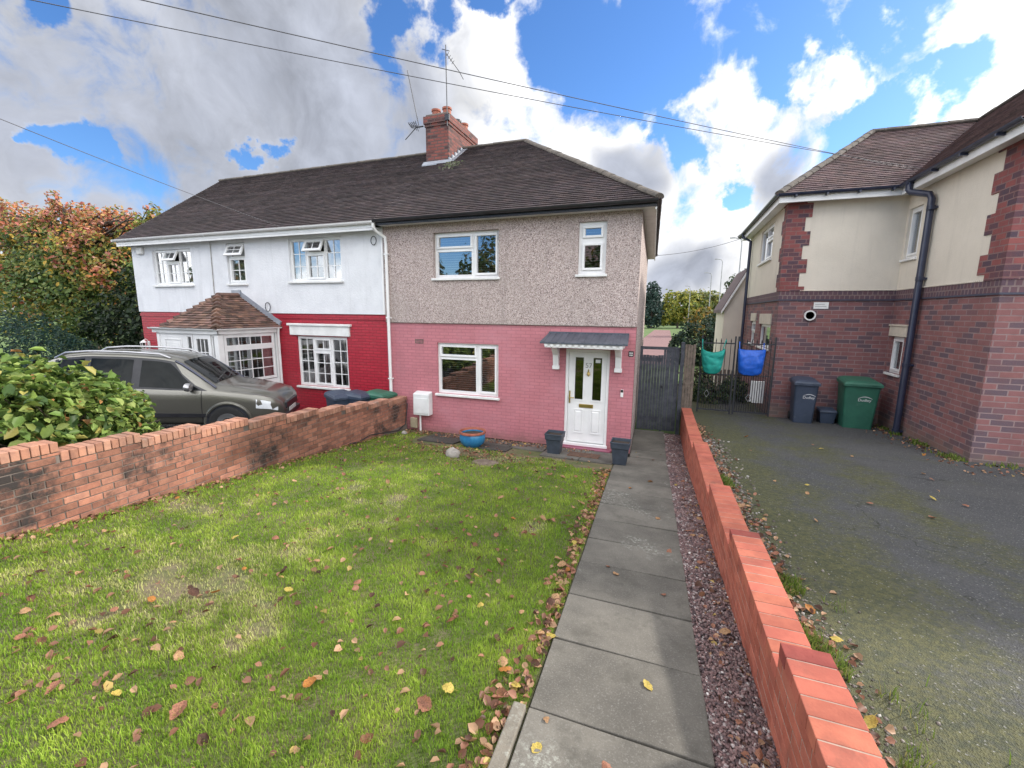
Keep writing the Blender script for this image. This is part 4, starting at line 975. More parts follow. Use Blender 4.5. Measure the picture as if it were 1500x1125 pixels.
# continuous courses below the copings; bricks clipped to each segment top
r = 0; zref = tops[8]-.105
for c in range(-14, 26):
    z1 = zref-.0+c*CH*1.0; z0 = z1-CH
    y = -.5+(c % 2)*.1125
    while y < 9.12:
        y1 = y+.2265; ym = min(y+.113, 9.1)
        i = max(j for j in range(16) if bnd[j] <= ym); zc = tops[i]-.105
        if z0+.01 < zc and z1 > gz(ym)-.1 and y1 > .3:
            top = min(z1-.010, zc-.010)
            ja = rb.uniform(-.003, .004)
            if top-z0 > .012:
                mb.col = tonebrick(rb, None, .38); a, b = y, min(y1-.011, 9.13)
                mb.hexa([(xlw(a)-.1, a, z0), (xlw(b)-.1, b, z0), (xlw(b)+ja, b, z0), (xlw(a)+ja, a, z0), (xlw(a)-.1, a, top), (xlw(b)-.1, b, top), (xlw(b)+ja, b, top), (xlw(a)+ja, a, top)][0:0] or
                        [(xlw(a)+ja, a, z0), (xlw(b)+ja, b, z0), (xlw(b)-.10, b, z0), (xlw(a)-.10, a, z0), (xlw(a)+ja, a, top), (xlw(b)+ja, b, top), (xlw(b)-.10, b, top), (xlw(a)-.10, a, top)])
        y = y1
core.build('mortar', 'mortar', lw); mb.build('brickwork', 'wallbrick', lw, bevel=.004); cp.build('coping', 'walltop', lw, bevel=.006)

rw = thing('retaining_wall', 'smooth red brick boundary wall stepping down along the driveway', 'boundary wall', (.6, 5, .4))
mb = MB(); cp = MB(); core = MB(); rb = random.Random(12)
lev = [(-2.6, -1.2, 1.50), (-1.2, .5, 1.35), (.5, 2.37, 1.20), (2.37, 3.95, 1.05), (3.95, 5.40, .90), (5.40, 7.75, .75), (7.75, 11.27, .60)]
def fw_(a, c, b): return (xw(a)+c, a, b)
for (y0, y1, zt) in lev:
    if y1 < .4: continue
    zc = zt-.075; base = gz(y1)-.15
    core.hexa([fw_(y0, .0025, base), fw_(y0, T-.0025, base), fw_(y1-.001, T-.0025, base), fw_(y1-.001, .0025, base), fw_(y0, .0025, zt-.003), fw_(y0, T-.0025, zt-.003), fw_(y1-.001, T-.0025, zt-.003), fw_(y1-.001, .0025, zt-.003)])
    n = max(1, round((y1-y0)/.112)); st = (y1-y0)/n
    for k in range(n):
        a = y0+k*st+.0035; b = y0+(k+1)*st-.0035
        g = rb.uniform(.85, 1.1); cp.col = (g, g*rb.uniform(.94, 1.05), g) if not (k == n-1 and zt > .9) else (.62, .5, .62)
        jz = rb.uniform(-.0015, .0015)
        cp.hexa([fw_(a, -.003, zc), fw_(a, T+.003, zc), fw_(b, T+.003, zc), fw_(b, -.003, zc), fw_(a, -.003, zt+jz), fw_(a, T+.003, zt+jz), fw_(b, T+.003, zt+jz), fw_(b, -.003, zt+jz)])
    z1 = zc; c = 0
    while z1 > gz((y0+y1)/2)-.45 and z1 > -.2:
        z0 = z1-.075; y = y0-(.1125 if c % 2 else 0)
        while y < y1:
            a, b = max(y+.005, y0), min(y+.22, y1)
            if b-a > .02:
                mb.col = tonebrick(rb, None, .16); ja = rb.uniform(-.001, .0015)
                for s0, s1 in ((-ja, .1), (T-.1, T+ja)):
                    mb.hexa([fw_(a, s0, z0+.005), fw_(a, s1, z0+.005), fw_(b, s1, z0+.005), fw_(b, s0, z0+.005), fw_(a, s0, z1-.005), fw_(a, s1, z1-.005), fw_(b, s1, z1-.005), fw_(b, s0, z1-.005)])
            y += .225
        z1 = z0; c += 1
core.build('mortar', 'redmortar', rw); mb.build('brickwork', 'redwall', rw, bevel=.002); cp.build('coping', 'redwall', rw, bevel=.004)

# ================================================================== GATES AND FENCE
gt = thing('wooden_gate', 'dark weathered boarded gate closing the side passage', 'gate', (-.2, 11.3, 0))
mb = MB(); x = -.655; rg = random.Random(2)
while x < -.11:
    w = rg.uniform(.062, .075); j = rg.uniform(0, .01); g = rg.uniform(.75, 1.25)
    mb.box(x, x+w-.006, 11.29-j, 11.315-j, -.04+rg.uniform(0, .02), 1.86+rg.uniform(-.01, .01)); x += w
mb.build('boards', 'timber', gt)
mb = MB(); mb.box(-.66, .27, 11.32, 11.36, 2.0, 2.07); mb.box(-.66, -.6, 11.317, 11.37, -.05, 2.0); mb.box(-.65, -.12, 11.318, 11.36, 1.70, 1.80); mb.box(-.65, -.12, 11.318, 11.36, .2, .3); mb.box(-.10, -.05, 11.28, 11.37, -.05, 2.0)
mb.build('gate_frame', 'timber', gt)
mb = MB()
for k in range(3): mb.box(-.045+k*.105, .055+k*.105, 11.295, 11.32, -.03, 2.0)
mb.build('side_boards', 'timber', gt)
mb = MB(); mb.box(.285, .37, 11.24, 11.34, -.1, 2.2); mb.build('post', 'timber', gt, bevel=.006)
mb = MB(); mb.box(-.13, -.07, 11.268, 11.28, 1.05, 1.12); mb.tube([(-.10, 11.27, 1.1), (-.10, 11.24, 1.1)], .012, 8); mb.build('latch', 'iron', gt)
fb = thing('brown_fence_panel', 'narrow brown boarded fence panel between the wooden gate and the iron gate', 'fence', (.55, 11.45, .4))
mb = MB()
for k in range(4): mb.box(.385+k*.062, .44+k*.062, 11.44-(k % 2)*.012, 11.46-(k % 2)*.012, .35, 2.13+rg.uniform(-.015, .02))
mb.build('boards', 'brownboard', fb)
mb = MB(); mb.box(.385, .625, 11.462, 11.50, 1.70, 1.78); mb.box(.385, .625, 11.426, 11.432, 1.16, 1.22); mb.box(.385, .625, 11.462, 11.50, .6, .68); mb.build('rails', 'brownboard', fb)

def iron_gate(x0, x1, y, label, diamonds):
    g = thing('iron_gate', label, 'gate', ((x0+x1)/2, y, dz(y)), 'pair of iron driveway gates')
    z0 = dz(y)+.06; mb = MB(); 
    mb.box(x0, x0+.035, y-.018, y+.018, z0-.02, 2.32); mb.box(x1-.035, x1, y-.018, y+.018, z0-.02, 2.32)
    for z, h in ((z0+.04, .03), (z0+1.0, .02), (2.12, .03)): mb.box(x0+.035, x1-.035, y-.012, y+.012, z, z+h)
    fr_ = mb.build('gate_frame', 'iron', g)
    mb = MB(); n = max(3, int((x1-x0)/.105))
    for k in range(1, n):
        x = x0+(x1-x0)*k/n; mb.tube([(x, y, z0+.05), (x, y, 2.14)], .0085, 6)
        mb.tube([(x, y, 2.14), (x, y, 2.20), (x, y, 2.27)], [.0085, .016, .001], 6)
    for k in range(n):
        x = x0+(x1-x0)*(k+.5)/n; mb.tube([(x, y, z0+.05), (x, y, z0+1.05)], .0075, 6)
    mb.build('bars', 'iron', g)
    mb = MB(); xm = x0+(x1-x0)*.5
    for (dx, zz) in diamonds:
        p = [(x0+dx, y-.02, zz+.10), (x0+dx+.06, y-.02, zz), (x0+dx, y-.02, zz-.10), (x0+dx-.06, y-.02, zz)]
        for k in range(4): mb.beam(p[k], p[(k+1) % 4], .012, .012, (0, 1, 0))
    mb.build('diamond_ornament', 'steel', g)
    return g
iron_gate(.80, 1.62, 12.45, 'left leaf of the black iron driveway gates, behind the teal bag', [(.22, .80)])
iron_gate(1.66, 2.52, 12.45, 'right leaf of the black iron driveway gates, behind the blue bag', [(.35, .75)])
def bag(name, label, x0, x1, zt, zb, y, mat, hx, wrinkle, flap=False):
    t = thing(name, label, 'bag', ((x0+x1)/2, y, zb))
    w = (x1-x0)/2; secs = []
    for i, s in enumerate(np.linspace(0, 1, 22)):
        z = zt+(zb-zt)*s; ww = w*(1-(.30 if flap else .17)*s**1.6)*(1 if s < .94 else 1-.25*(s-.94)/.06); dep = .03+.10*math.sin(math.pi*min(s*.75+.12, 1))
        ring_ = []
        for k in range(40):
            a = 2*math.pi*k/40; px = (x0+x1)/2+ww*(abs(math.cos(a))**.6)*math.copysign(1, math.cos(a)); py = y-.12+dep*math.sin(a)
            nz = mnoise.noise(Vector((px*9+wrinkle, s*4, py*3)))*(.05 if flap else .03)+mnoise.noise(Vector((px*20+s*5, s*7+wrinkle, 0)))*.018
            q_ = 1-((px-(x0+x1)/2)/w)**2; sag = (-.11*q_*(1-s)-.07*q_*s) if flap else (-.03*q_*(1-s)-.035*q_*s)
            ring_.append((px, py+nz*(1 if math.sin(a) < 0 else .3), z+sag))
        secs.append(ring_)
    m = MB(); m.loft(secs, cap=False); m.face([21*40+k for k in range(40)]); m.build('bag_body', mat, t, smooth='all')
    for s_ in hx:
        m = MB(); m.tube([(s_[0], y-.13, zt-.12), (s_[0]+s_[2]*.01, y-.12, zt+.02), (s_[1], y-.03, zt+s_[3]), (s_[1]+.012, y, zt+s_[3]-.01), (s_[1]+.012, y+.03, zt+s_[3]-.10)], .011, 6); m.build('handle', mat, t, smooth='all')
    if flap:
        m = MB()
        for i in range(16):
            for j in range(6): m.v.append((x0+.05+(x1-x0-.12)*i/15, y-.235-.006*math.sin(j)+.01*mnoise.noise(Vector((i*.5, j*.7, 2)))+.02*abs(i-7.5)/7.5, zt-.09-.05*math.sin(math.pi*i/15)-.025*j))
        for i in range(15):
            for j in range(5): m.face((i*6+j, (i+1)*6+j, (i+1)*6+j+1, i*6+j+1))
        m.build('flap', mat, t, smooth='all')
bag('teal_bag', 'teal cloth tote bag hanging from the iron gate', .80, 1.37, 2.01, 1.42, 12.43, 'tealcloth', ((.84, .82, -1, .22), (1.31, 1.38, 1, .22)), 3, True)
bag('blue_bag', 'bright blue woven carrier bag hanging from the iron gate', 1.66, 2.28, 2.02, 1.39, 12.43, 'bluecloth', ((1.70, 1.69, -1, .17), (2.22, 2.24, 1, .15)), 9)
t = thing('radiator_panel', 'white ribbed panel on a thin post beyond the iron gate', 'panel', (2.3, 13.2, .2))
mb = MB()
for k in range(6): mb.box(2.16+k*.058, 2.205+k*.058, 13.16, 13.22, .50-.02*k*0+.03*(k < 1), 1.10)
mb.box(2.165, 2.5, 13.20, 13.25, .52, 1.08); mb.build('ribs', 'upvc', t, bevel=.008)
mb = MB(); mb.tube([(2.34, 13.24, .1), (2.34, 13.24, .55)], .02, 8); mb.build('post', 'steel', t)

# ================================================================== BINS
def wheelie(name, label, w, d, h, loc, rz, mat, logo=True, group=None, stub=True):
    t = thing(name, label, 'wheelie bin', (0, 0, 0), group)
    b = MB(); secs = []
    for z, s in ((.0, .80), (.06, .82), (h*.55, .92), (h*.86, .985), (h*.88, 1.0), (h*.90, 1.0)):
        x, y0, y1, r_ = w/2*s, -d/2*s, d/2*(.9+.1*s), .05
        ring_ = []
        for cx, cy, a0 in ((x-r_, y1-r_, 0), (-x+r_, y1-r_, 90), (-x+r_, y0+r_, 180), (x-r_, y0+r_, 270)):
            for a in (0, 30, 60, 90): ring_.append((cx+r_*math.cos(R(a0+a)), cy+r_*math.sin(R(a0+a)), z))
        secs.append(ring_)
    b.loft(secs); b.build('body', mat, t, smooth=35)
    l = MB(); x, y0, y1 = w/2+.02, -d/2-.035, d/2+.02; zz = h*.9
    secs = []
    for z, g in ((zz-.035, 0), (zz+.02, 0), (zz+.055, .03), (zz+.085, .10), (zz+.095, .16)):
        secs.append([(x-g, y1-g*.4, z+.03*(z > zz)), (-x+g, y1-g*.4, z+.03*(z > zz)), (-x+g, y0+g, z), (x-g, y0+g, z)])
    l.loft(secs); 
    for sx in (-1, 1): l.box(sx*w*.28-.06, sx*w*.28+.06, y0-.012, y0+.03, zz+.0, zz+.03)
    l.build('lid', mat, t, bevel=.008)
    hh = MB(); hh.tube([(-w*.38, y1+.05, zz+.02), (w*.38, y1+.05, zz+.02)], .016, 8)
    for sx in (-.36, .36): hh.box(sx*w-.02, sx*w+.02, d/2-.02, y1+.06, zz, zz+.04)
    hh.build('handle', mat, t)
    for sx in (-1, 1):
        wl = MB(); wl.lathe([(0, -.03), (.09, -.03), (.1, -.015), (.1, .015), (.09, .03), (0, .03)], (0, 0, 0), 20)
        for i, p in enumerate(wl.v): wl.v[i] = (sx*(w/2-.05)+p[2], d/2-.02+p[0], .1+p[1])
        wl.build('wheel', 'rubber', t)
    if logo:
        def yf(z): return -d/2*(.82+.163*(z-.06)/(h*.8))-.004
        zc = h*.60; tilt = math.atan2(d/2*.163, h*.8)
        text('Dudley', .085, (.06, yf(zc)-.002, zc), (R(90)+tilt, 0, 0), 'white', 'logo', t, .001)
        sw = MB(); pts = [(-.06+.26*k/12, zc+.03+.045*math.sin(math.pi*k/12*.9+.2)) for k in range(13)]
        for k in range(12):
            (a, za), (b_, zb) = pts[k], pts[k+1]; tk = .012*math.sin(math.pi*(k+.6)/13)+.003
            sw.quad((a, yf(za)-.003, za), (b_, yf(zb)-.003, zb), (b_, yf(zb+tk)-.003, zb+tk), (a, yf(za+tk)-.003, za+tk))
        sw.build('logo_swoosh', 'white', t)
    t.location = loc; t.rotation_euler = (0, 0, R(rz)); return t
wheelie('wheelie_bin', 'dark blue wheelie bin with white logo against the brown brick wall', .50, .58, 1.09, (3.20, 12.35, dz(12.35)), -4, 'binblue')
wheelie('wheelie_bin', 'large green wheelie bin with white logo against the brown brick wall', .68, .74, 1.16, (4.26, 12.25, dz(12.25)), -6, 'bingreen')
t = thing('recycling_box', 'small dark blue box between the two wheelie bins', 'box', (3.76, 12.5, dz(12.5)))
mb = MB(); mb.loft([[(3.76+sx*w, 12.5+sy*dd, dz(12.5)+z) for sx, sy in ((-1, -1), (1, -1), (1, 1), (-1, 1))] for z, w, dd in ((0, .14, .13), (.26, .17, .16), (.27, .185, .175), (.30, .185, .175))]); mb.build('body', 'binblue', t, bevel=.012)
mb = MB(); mb.hexa([(3.57, 12.31, dz(12.5)+.302), (3.95, 12.31, dz(12.5)+.302), (3.95, 12.69, dz(12.5)+.34), (3.57, 12.69, dz(12.5)+.34), (3.6, 12.34, dz(12.5)+.335), (3.92, 12.34, dz(12.5)+.335), (3.92, 12.66, dz(12.5)+.37), (3.6, 12.66, dz(12.5)+.37)]); mb.build('lid', 'binblue', t, bevel=.008)
wheelie('wheelie_bin', 'dark bin beside the red painted wall, its lid just over the garden wall', .54, .62, .93, (-7.42, 8.35, gz(8.35)-.04), 62, 'binblue', False)
wheelie('wheelie_bin', 'dark bin in front of the white downpipe, next to a green bin', .52, .56, .96, (-6.98, 8.5, gz(8.5)-.04), 84, 'binblue', False)
wheelie('wheelie_bin', 'green bin half hidden by the garden wall in front of the red house', .5, .52, 1.0, (-6.55, 8.74, gz(8.74)-.04), 84, 'bingreen', False)
#@@PART4
# ================================================================== CAR
def build_car():
    t = thing('parked_car', 'olive grey estate car with silver roof rails parked before the white porch', 'car', (0, 0, 0))
    X = [0, .06, .28, .55, 1.0, 1.6, 2.2, 2.5, 2.85, 3.2, 3.6, 4.0, 4.25, 4.38, 4.43]
    Tt = [.92, 1.12, 1.48, 1.61, 1.67, 1.68, 1.655, 1.60, 1.36, 1.10, 1.05, .985, .92, .80, .62]
    Bz = [.86, .96, 1.02, 1.03, 1.03, 1.02, 1.01, 1.0, 1.0, 1.0, .97, .92, .86, .75, .58]
    Bw = [.72, .82, .88, .90, .915, .92, .92, .92, .915, .91, .90, .87, .80, .68, .58]
    Rw = [.60, .64, .65, .66, .67, .68, .675, .67, .72, .77, .75, .70, .60, .52, .45]
    Sz = [.45, .34, .30, .28, .27, .27, .27, .27, .27, .27, .27, .28, .34, .40, .45]
    def lerp(A, x): return float(np.interp(x, X, A))
    def section(x):
        T_, bz, bw, rw_, sz = (lerp(A, x) for A in (Tt, Bz, Bw, Rw, Sz))
        h = [(.0, sz), (bw*.82, sz), (bw*.965, sz+.10), (bw*.985, sz+(bz-sz)*.45), (bw, sz+(bz-sz)*.72), (bw*.985, bz-.04), (bw*.955, bz),
             (bw*.955+(rw_-bw*.955)*.5, bz+(T_-.06-bz)*.52), (rw_, T_-.065), (rw_*.93, T_-.025), (rw_*.6, T_-.004), (0, T_)]
        return h
    body = MB(); secs = []
    xs_ = sorted(set(X+[.15, .4, .8, 1.3, 1.9, 2.35, 2.65, 3.0, 3.4, 3.8, 4.12, 4.32]))
    for x in xs_:
        h = section(x); secs.append([(x, y, z) for y, z in h]+[(x, -y, z) for y, z in h[::-1][1:-1]])
    body.loft(secs); bo = body.build('body', 'carpaint', t, smooth=50, world=False)
    def side(x, s, sg, o=.006):  # s 0..1 from belt to roof edge on the glass house
        h = section(x); a, b, c = h[6], h[7], h[8]
        if s < .5: y, z = a[0]+(b[0]-a[0])*s*2, a[1]+(b[1]-a[1])*s*2
        else: y, z = b[0]+(c[0]-b[0])*(s-.5)*2, b[1]+(c[1]-b[1])*(s-.5)*2
        return (x, sg*(y+o), z+o*.3)
    for sg in (-1, 1):
        for (xa, xb, xta, xtb) in ((.44, .95, .52, .95), (1.06, 1.76, 1.06, 1.76), (1.90, 2.96, 1.90, 2.38)):
            m = MB(); n = 12; 
            for i in range(n+1):
                f = i/n; 
                for j in range(6):
                    s = .06+.86*j/5; x = (xa+(xb-xa)*f)*(1-j/5)+(xta+(xtb-xta)*f)*(j/5); m.v.append(side(x, s, sg))
            for i in range(n):
                for j in range(5): m.face((i*6+j, (i+1)*6+j, (i+1)*6+j+1, i*6+j+1))
            m.build('side_window', 'cardark', t, smooth='all', world=False)
        m = MB()                 # black trim round the glass and door seams
        m.v += [side(x, s, sg, .003) for s in (0.0, .33, .66, 1.0) for x in np.linspace(.38 if s < .5 else .46, 3.08 if s == 0 else 2.85 if s < .5 else 2.6 if s < .9 else 2.44, 14)]
        for i in range(3):
            for k in range(13): m.face((i*14+k, i*14+k+1, (i+1)*14+k+1, (i+1)*14+k))
        m.build('window_trim', 'blackpvc', t, smooth='all', world=False); m = MB()
        for x in (1.82, 2.98):
            h = section(x); pts = [(x, sg*(h[k][0]+.002), h[k][1]) for k in (2, 3, 4, 5, 6)]
            m.tube(pts, .006, 5); m.build('door_seam', 'blackpvc', t, world=False); m = MB()
        pass
        m = MB()
        for k in range(12):
            x0_, x1_ = .75+k*.2, .75+(k+1)*.2; 
            h0, h1 = section(x0_), section(x1_); m.beam((x0_, sg*(h0[3][0]+.012), .50), (x1_, sg*(h1[3][0]+.012), .50), .03, .07)
        m.build('side_moulding', 'blackpvc', t, world=False)
        m = MB(); rr = [section(x) for x in np.linspace(.45, 2.3, 12)]
        m.tube([(x, sg*(h[9][0]-.01), h[9][1]+(.05 if .5 < x < 2.25 else .0)) for x, h in zip(np.linspace(.42, 2.35, 12), rr)], .02, 8); m.build('roof_rail', 'alloy', t, smooth=True, world=False)
        m = MB(); c = section(2.78)[6]; m.lathe([(0, -.09), (.06, -.085), (.095, -.05), (.10, .02), (.08, .07), (0, .09)], (0, 0, 0), 16)
        for i, p in enumerate(m.v): m.v[i] = (2.80+p[2]*.7, sg*(c[0]+.14+p[0]*1.15), c[1]+.09+p[1]*.85)
        mi = m.build('wing_mirror', 'alloy', t, smooth=True, world=False)
        m = MB(); m.beam((2.80, sg*(c[0]), c[1]+.02), (2.80, sg*(c[0]+.10), c[1]+.05), .08, .04); m.build('mirror_arm', 'blackpvc', mi, world=False)
        for x in (1.95, 1.15):
            m = MB(); h = section(x); m.tube([(x-.09, sg*(h[5][0]+.005), h[5][1]-.05), (x-.06, sg*(h[5][0]+.035), h[5][1]-.045), (x+.06, sg*(h[5][0]+.035), h[5][1]-.045), (x+.09, sg*(h[5][0]+.005), h[5][1]-.05)], .015, 8); m.build('door_handle', 'carpaint', t, smooth=True, world=False)
        m = MB(); hl = []
        for (x, f) in ((3.96, .55), (4.08, .3), (4.22, .2), (4.34, .25)):
            h = section(x); hl.append([(x, sg*(h[6][0]+.006), h[6][1]-.02), (x, sg*(h[5][0]+.008), h[5][1]-.05), (x, sg*(h[4][0]+.006), h[4][1]-.09)])
        m.loft(hl, closed=False, cap=False); m.build('headlight', 'lampglass', t, smooth='all', world=False)
        for cx in (.80, 3.45):
            m = MB(); arch = []
            for a in np.linspace(R(-12), R(192), 26):
                for_ = section(cx+.42*math.cos(a)); z = .34+.42*math.sin(a); yy = np.interp(z, [q[1] for q in for_[2:7]], [q[0] for q in for_[2:7]])
                arch.append((cx+.42*math.cos(a), sg*(yy+.004), z))
            m.tube(arch, .034, 8); m.build('wheel_arch', 'carpaint', t, smooth=True, world=False)
            w = bpy.data.objects.new('wheel', None); COL.objects.link(w); w.parent = t
            m = MB()
            m.lathe([(0, .0), (.40, .0), (.405, .025), (0, .03)], (0, 0, 0), 28)  # flat black disc stands in for the shade inside the wheel arch
            for i, p in enumerate(m.v): m.v[i] = (cx+p[0], sg*(.885+p[2]), .34+p[1])
            m.build('wheel_well_shade', 'iron', w, world=False)
            m = MB(); m.lathe([(.20, .04), (.32, .06), (.345, .05), (.35, .0), (.345, -.14), (.2, -.14)], (0, 0, 0), 32)
            for i, p in enumerate(m.v): m.v[i] = (cx+p[0], sg*(.89+p[2]), .34+p[1])
            m.build('tyre', 'rubber', w, smooth=True, world=False)
            m = MB(); m.lathe([(0, .05), (.05, .05), (.06, .03), (.17, .04), (.205, .055), (.21, .03)], (0, 0, 0), 28)
            for i, p in enumerate(m.v): m.v[i] = (cx+p[0], sg*(.895+p[2]), .34+p[1])
            m.build('rim', 'alloy', w, smooth=True, world=False)
    for nm, xa, xb, sp in (('windscreen', 2.56, 3.15, .93), ('rear_window', .10, .42, .9)):
        m = MB(); n = 8
        for i in range(n+1):
            x = xa+(xb-xa)*i/n; h = section(x); w_, zt_ = h[9][0]*sp, h[11][1]
            for j in range(9):
                y = w_*(j-4)/4; z = np.interp(abs(y), [0, h[10][0], h[9][0], h[8][0]], [h[11][1], h[10][1], h[9][1], h[8][1]]); m.v.append((x+.006, y, z+.012))
        for i in range(n):
            for j in range(8): m.face((i*9+j, (i+1)*9+j, (i+1)*9+j+1, i*9+j+1))
        m.build(nm, 'cardark', t, smooth='all', world=False)
    for sg in (-1, 1):
        m = MB(); pts = []
        for x in np.linspace(2.46, 3.2, 8): h = section(x); pts.append((x, sg*(h[8][0]+.004), h[8][1]+.02))
        m.tube(pts, .022, 6); m.build('windscreen_pillar', 'navytrim', t, world=False)
    m = MB(); m.box(4.36, 4.45, -.45, .45, .56, .72); m.box(4.30, 4.47, -.62, .62, .36, .48); m.build('grille', 'blackpvc', t, bevel=.02, world=False)
    m = MB(); m.box(4.445, 4.46, -.26, .26, .47, .56); m.build('number_plate', 'whitepaint', t, world=False)
    m = MB(); h = section(3.12); m.beam((3.13, -.5, h[11][1]+.005), (3.03, .2, section(3.03)[11][1]+.03), .015, .015); m.beam((3.13, .1, h[11][1]+.005), (3.03, .62, section(3.03)[10][1]+.03), .015, .015); m.build('wiper', 'blackpvc', t, world=False)
    return t
car = build_car()
car.location = (-11.83, 5.08, .42); car.rotation_euler = (0, R(3.2), R(33))

# ================================================================== POTS AND SMALL THINGS
t = thing('plant_pot', 'round blue glazed pot with terracotta rim on the bare soil', 'plant pot', (-3.80, 8.12, gz(8.12)))
mb = MB(); c = (-3.80, 8.12, gz(8.12)); prof = [(.16, 0), (.19, .03), (.255, .10), (.275, .19), (.262, .28), (.25, .30), (.24, .30), (.23, .2), (0, .2)]
mb.lathe(prof, c, 36); mb.build('body', 'blueglaze', t, smooth=True)
mb = MB(); mb.lathe([(.25, .29), (.285, .30), (.29, .325), (.28, .345), (.255, .345), (.245, .325), (.24, .25)], c, 36, False); mb.build('rim', 'terracotta', t, smooth=True)
mb = MB(); mb.lathe([(.246, .27), (.12, .285), (.0, .28)], c, 24); mb.build('soil', 'soil', t)
def planter(label, c, dead, s=1.0):
    t = thing('square_planter', label, 'planter', c, 'pair of dark planters beside the front door')
    mb = MB(); secs = []
    for z, w in ((0, .12), (.30*s, .152), (.31*s, .168), (.40*s, .175), (.405*s, .180), (.43*s, .182), (.43*s, .165), (.36*s, .155)):
        secs.append([(c[0]+sx*w, c[1]+sy*w, c[2]+z) for sx, sy in ((-1, -1), (1, -1), (1, 1), (-1, 1))])
    mb.loft(secs, cap=False); mb.face((3, 2, 1, 0)); mb.build('body', 'planter', t, bevel=.008)
    mb = MB(); mb.box(c[0]-.156, c[0]+.156, c[1]-.156, c[1]+.156, c[2]+.33*s, c[2]+.375*s); mb.build('soil', 'soil', t)
planter('dark square planter with soil standing left of the white front door', (-2.07, 8.38, gz(8.38)+.015), True)
planter('dark square planter standing right of the white front door, by the house corner', (-.735, 8.14, gz(8.14)+.02), True, 1.03)
mb = MB(); n = 22
for i in range(n):
    for j in range(9):
        x = -1.78+.62*i/(n-1); y = 8.26+.34*j/8; mb.v.append((x, y, gz(y)+.034+.008*mnoise.noise(Vector((x*5, y*5, 3)))))
for i in range(n-1):
    for j in range(8): mb.face((i*9+j, (i+1)*9+j, (i+1)*9+j+1, i*9+j+1))
for i in range(n): a = mb.v[i*9]; mb.v.append((a[0], a[1]-.004, a[2]-.02))
for i in range(n-1): mb.face((i*9, n*9+i, n*9+i+1, (i+1)*9))
tag(mb.build('doormat', 'coir', smooth='all'), 'worn brown doormat on the paving below the white door', 'doormat')
def rock(label, c, s, seed, name='garden_rock', mat='stone'):
    mb = MB(); n, m_ = 10, 14
    mb.v.append((c[0], c[1], c[2]+s[2]))
    for i in range(1, n):
        th = math.pi*i/n
        for k in range(m_):
            ph = 2*math.pi*k/m_; d = Vector((math.sin(th)*math.cos(ph), math.sin(th)*math.sin(ph), math.cos(th)))
            r = 1+.25*mnoise.noise(d*1.6+Vector((seed, 0, 0)))+.1*mnoise.noise(d*4+Vector((seed, 2, 0)))
            mb.v.append((c[0]+d.x*r*s[0], c[1]+d.y*r*s[1], c[2]+d.z*r*s[2]))
    mb.v.append((c[0], c[1], c[2]-s[2]))
    for k in range(m_): mb.face((0, 1+k, 1+(k+1) % m_))
    for i in range(n-2):
        for k in range(m_): a = 1+i*m_+k; b = 1+i*m_+(k+1) % m_; mb.face((a, a+m_, b+m_, b))
    L_ = len(mb.v)-1; b0 = 1+(n-2)*m_
    for k in range(m_): mb.face((b0+k, L_, b0+(k+1) % m_))
    return tag(mb.build(name, mat, smooth=35), label, 'rock')
rock('pale grey rock lying on the soil patch before the blue pot', (-3.72, 7.05, gz(7.05)+.06), (.14, .12, .11), 1)
rock('flat brown stone half sunk in the lawn edge', (-3.0, 6.95, gz(6.95)+.0), (.24, .16, .035), 5, mat='brownstone')
rock('small pale stone close to the meter box', (-5.75, 8.5, gz(8.5)+.03), (.07, .06, .05), 9)

# ================================================================== LEAVES, BUSH, TREES
def leaf_cloud(name, centers, normals, size, cols, parent, shape='leaf', aspect=.5, curl=.2, mat='leaf', sizevar=.35):
    """one small folded leaf (6 corners, 2 quads) per centre"""
    n = len(centers); nr = normals/np.linalg.norm(normals, axis=1, keepdims=True)
    a = RNG.normal(size=(n, 3)); u = np.cross(nr, a); u /= np.linalg.norm(u, axis=1, keepdims=True); w = np.cross(nr, u)
    s = (size*(1+sizevar*(RNG.random(n)*2-1)))[:, None]
    if shape == 'leaf':
        P = [(-.5, 0, 0), (-.12, .5*aspect, curl*.25), (.25, .42*aspect, curl*.22), (.5, 0, -curl*.25), (.25, -.42*aspect, curl*.22), (-.12, -.5*aspect, curl*.25)]
        F = [(0, 3, 2, 1), (0, 5, 4, 3)]
    else:
        P = [(-.5, -.3, 0), (.5, -.4, 0), (.4, .4, curl*.3), (-.4, .35, -curl*.3)]; F = [(0, 1, 2, 3)]
    V = np.stack([centers+u*s*p[0]+w*s*p[1]+nr*s*p[2] for p in P], axis=1).reshape(-1, 3); k = len(P)
    base = (np.arange(n)*k)[:, None]
    Fs = np.concatenate([base+np.array(f)[None] for f in F]) if len(F) > 1 else base+np.array(F[0])[None]
    C = np.tile(cols, (len(F), 1))
    return raw_mesh(name, V, Fs, mat, C, parent)
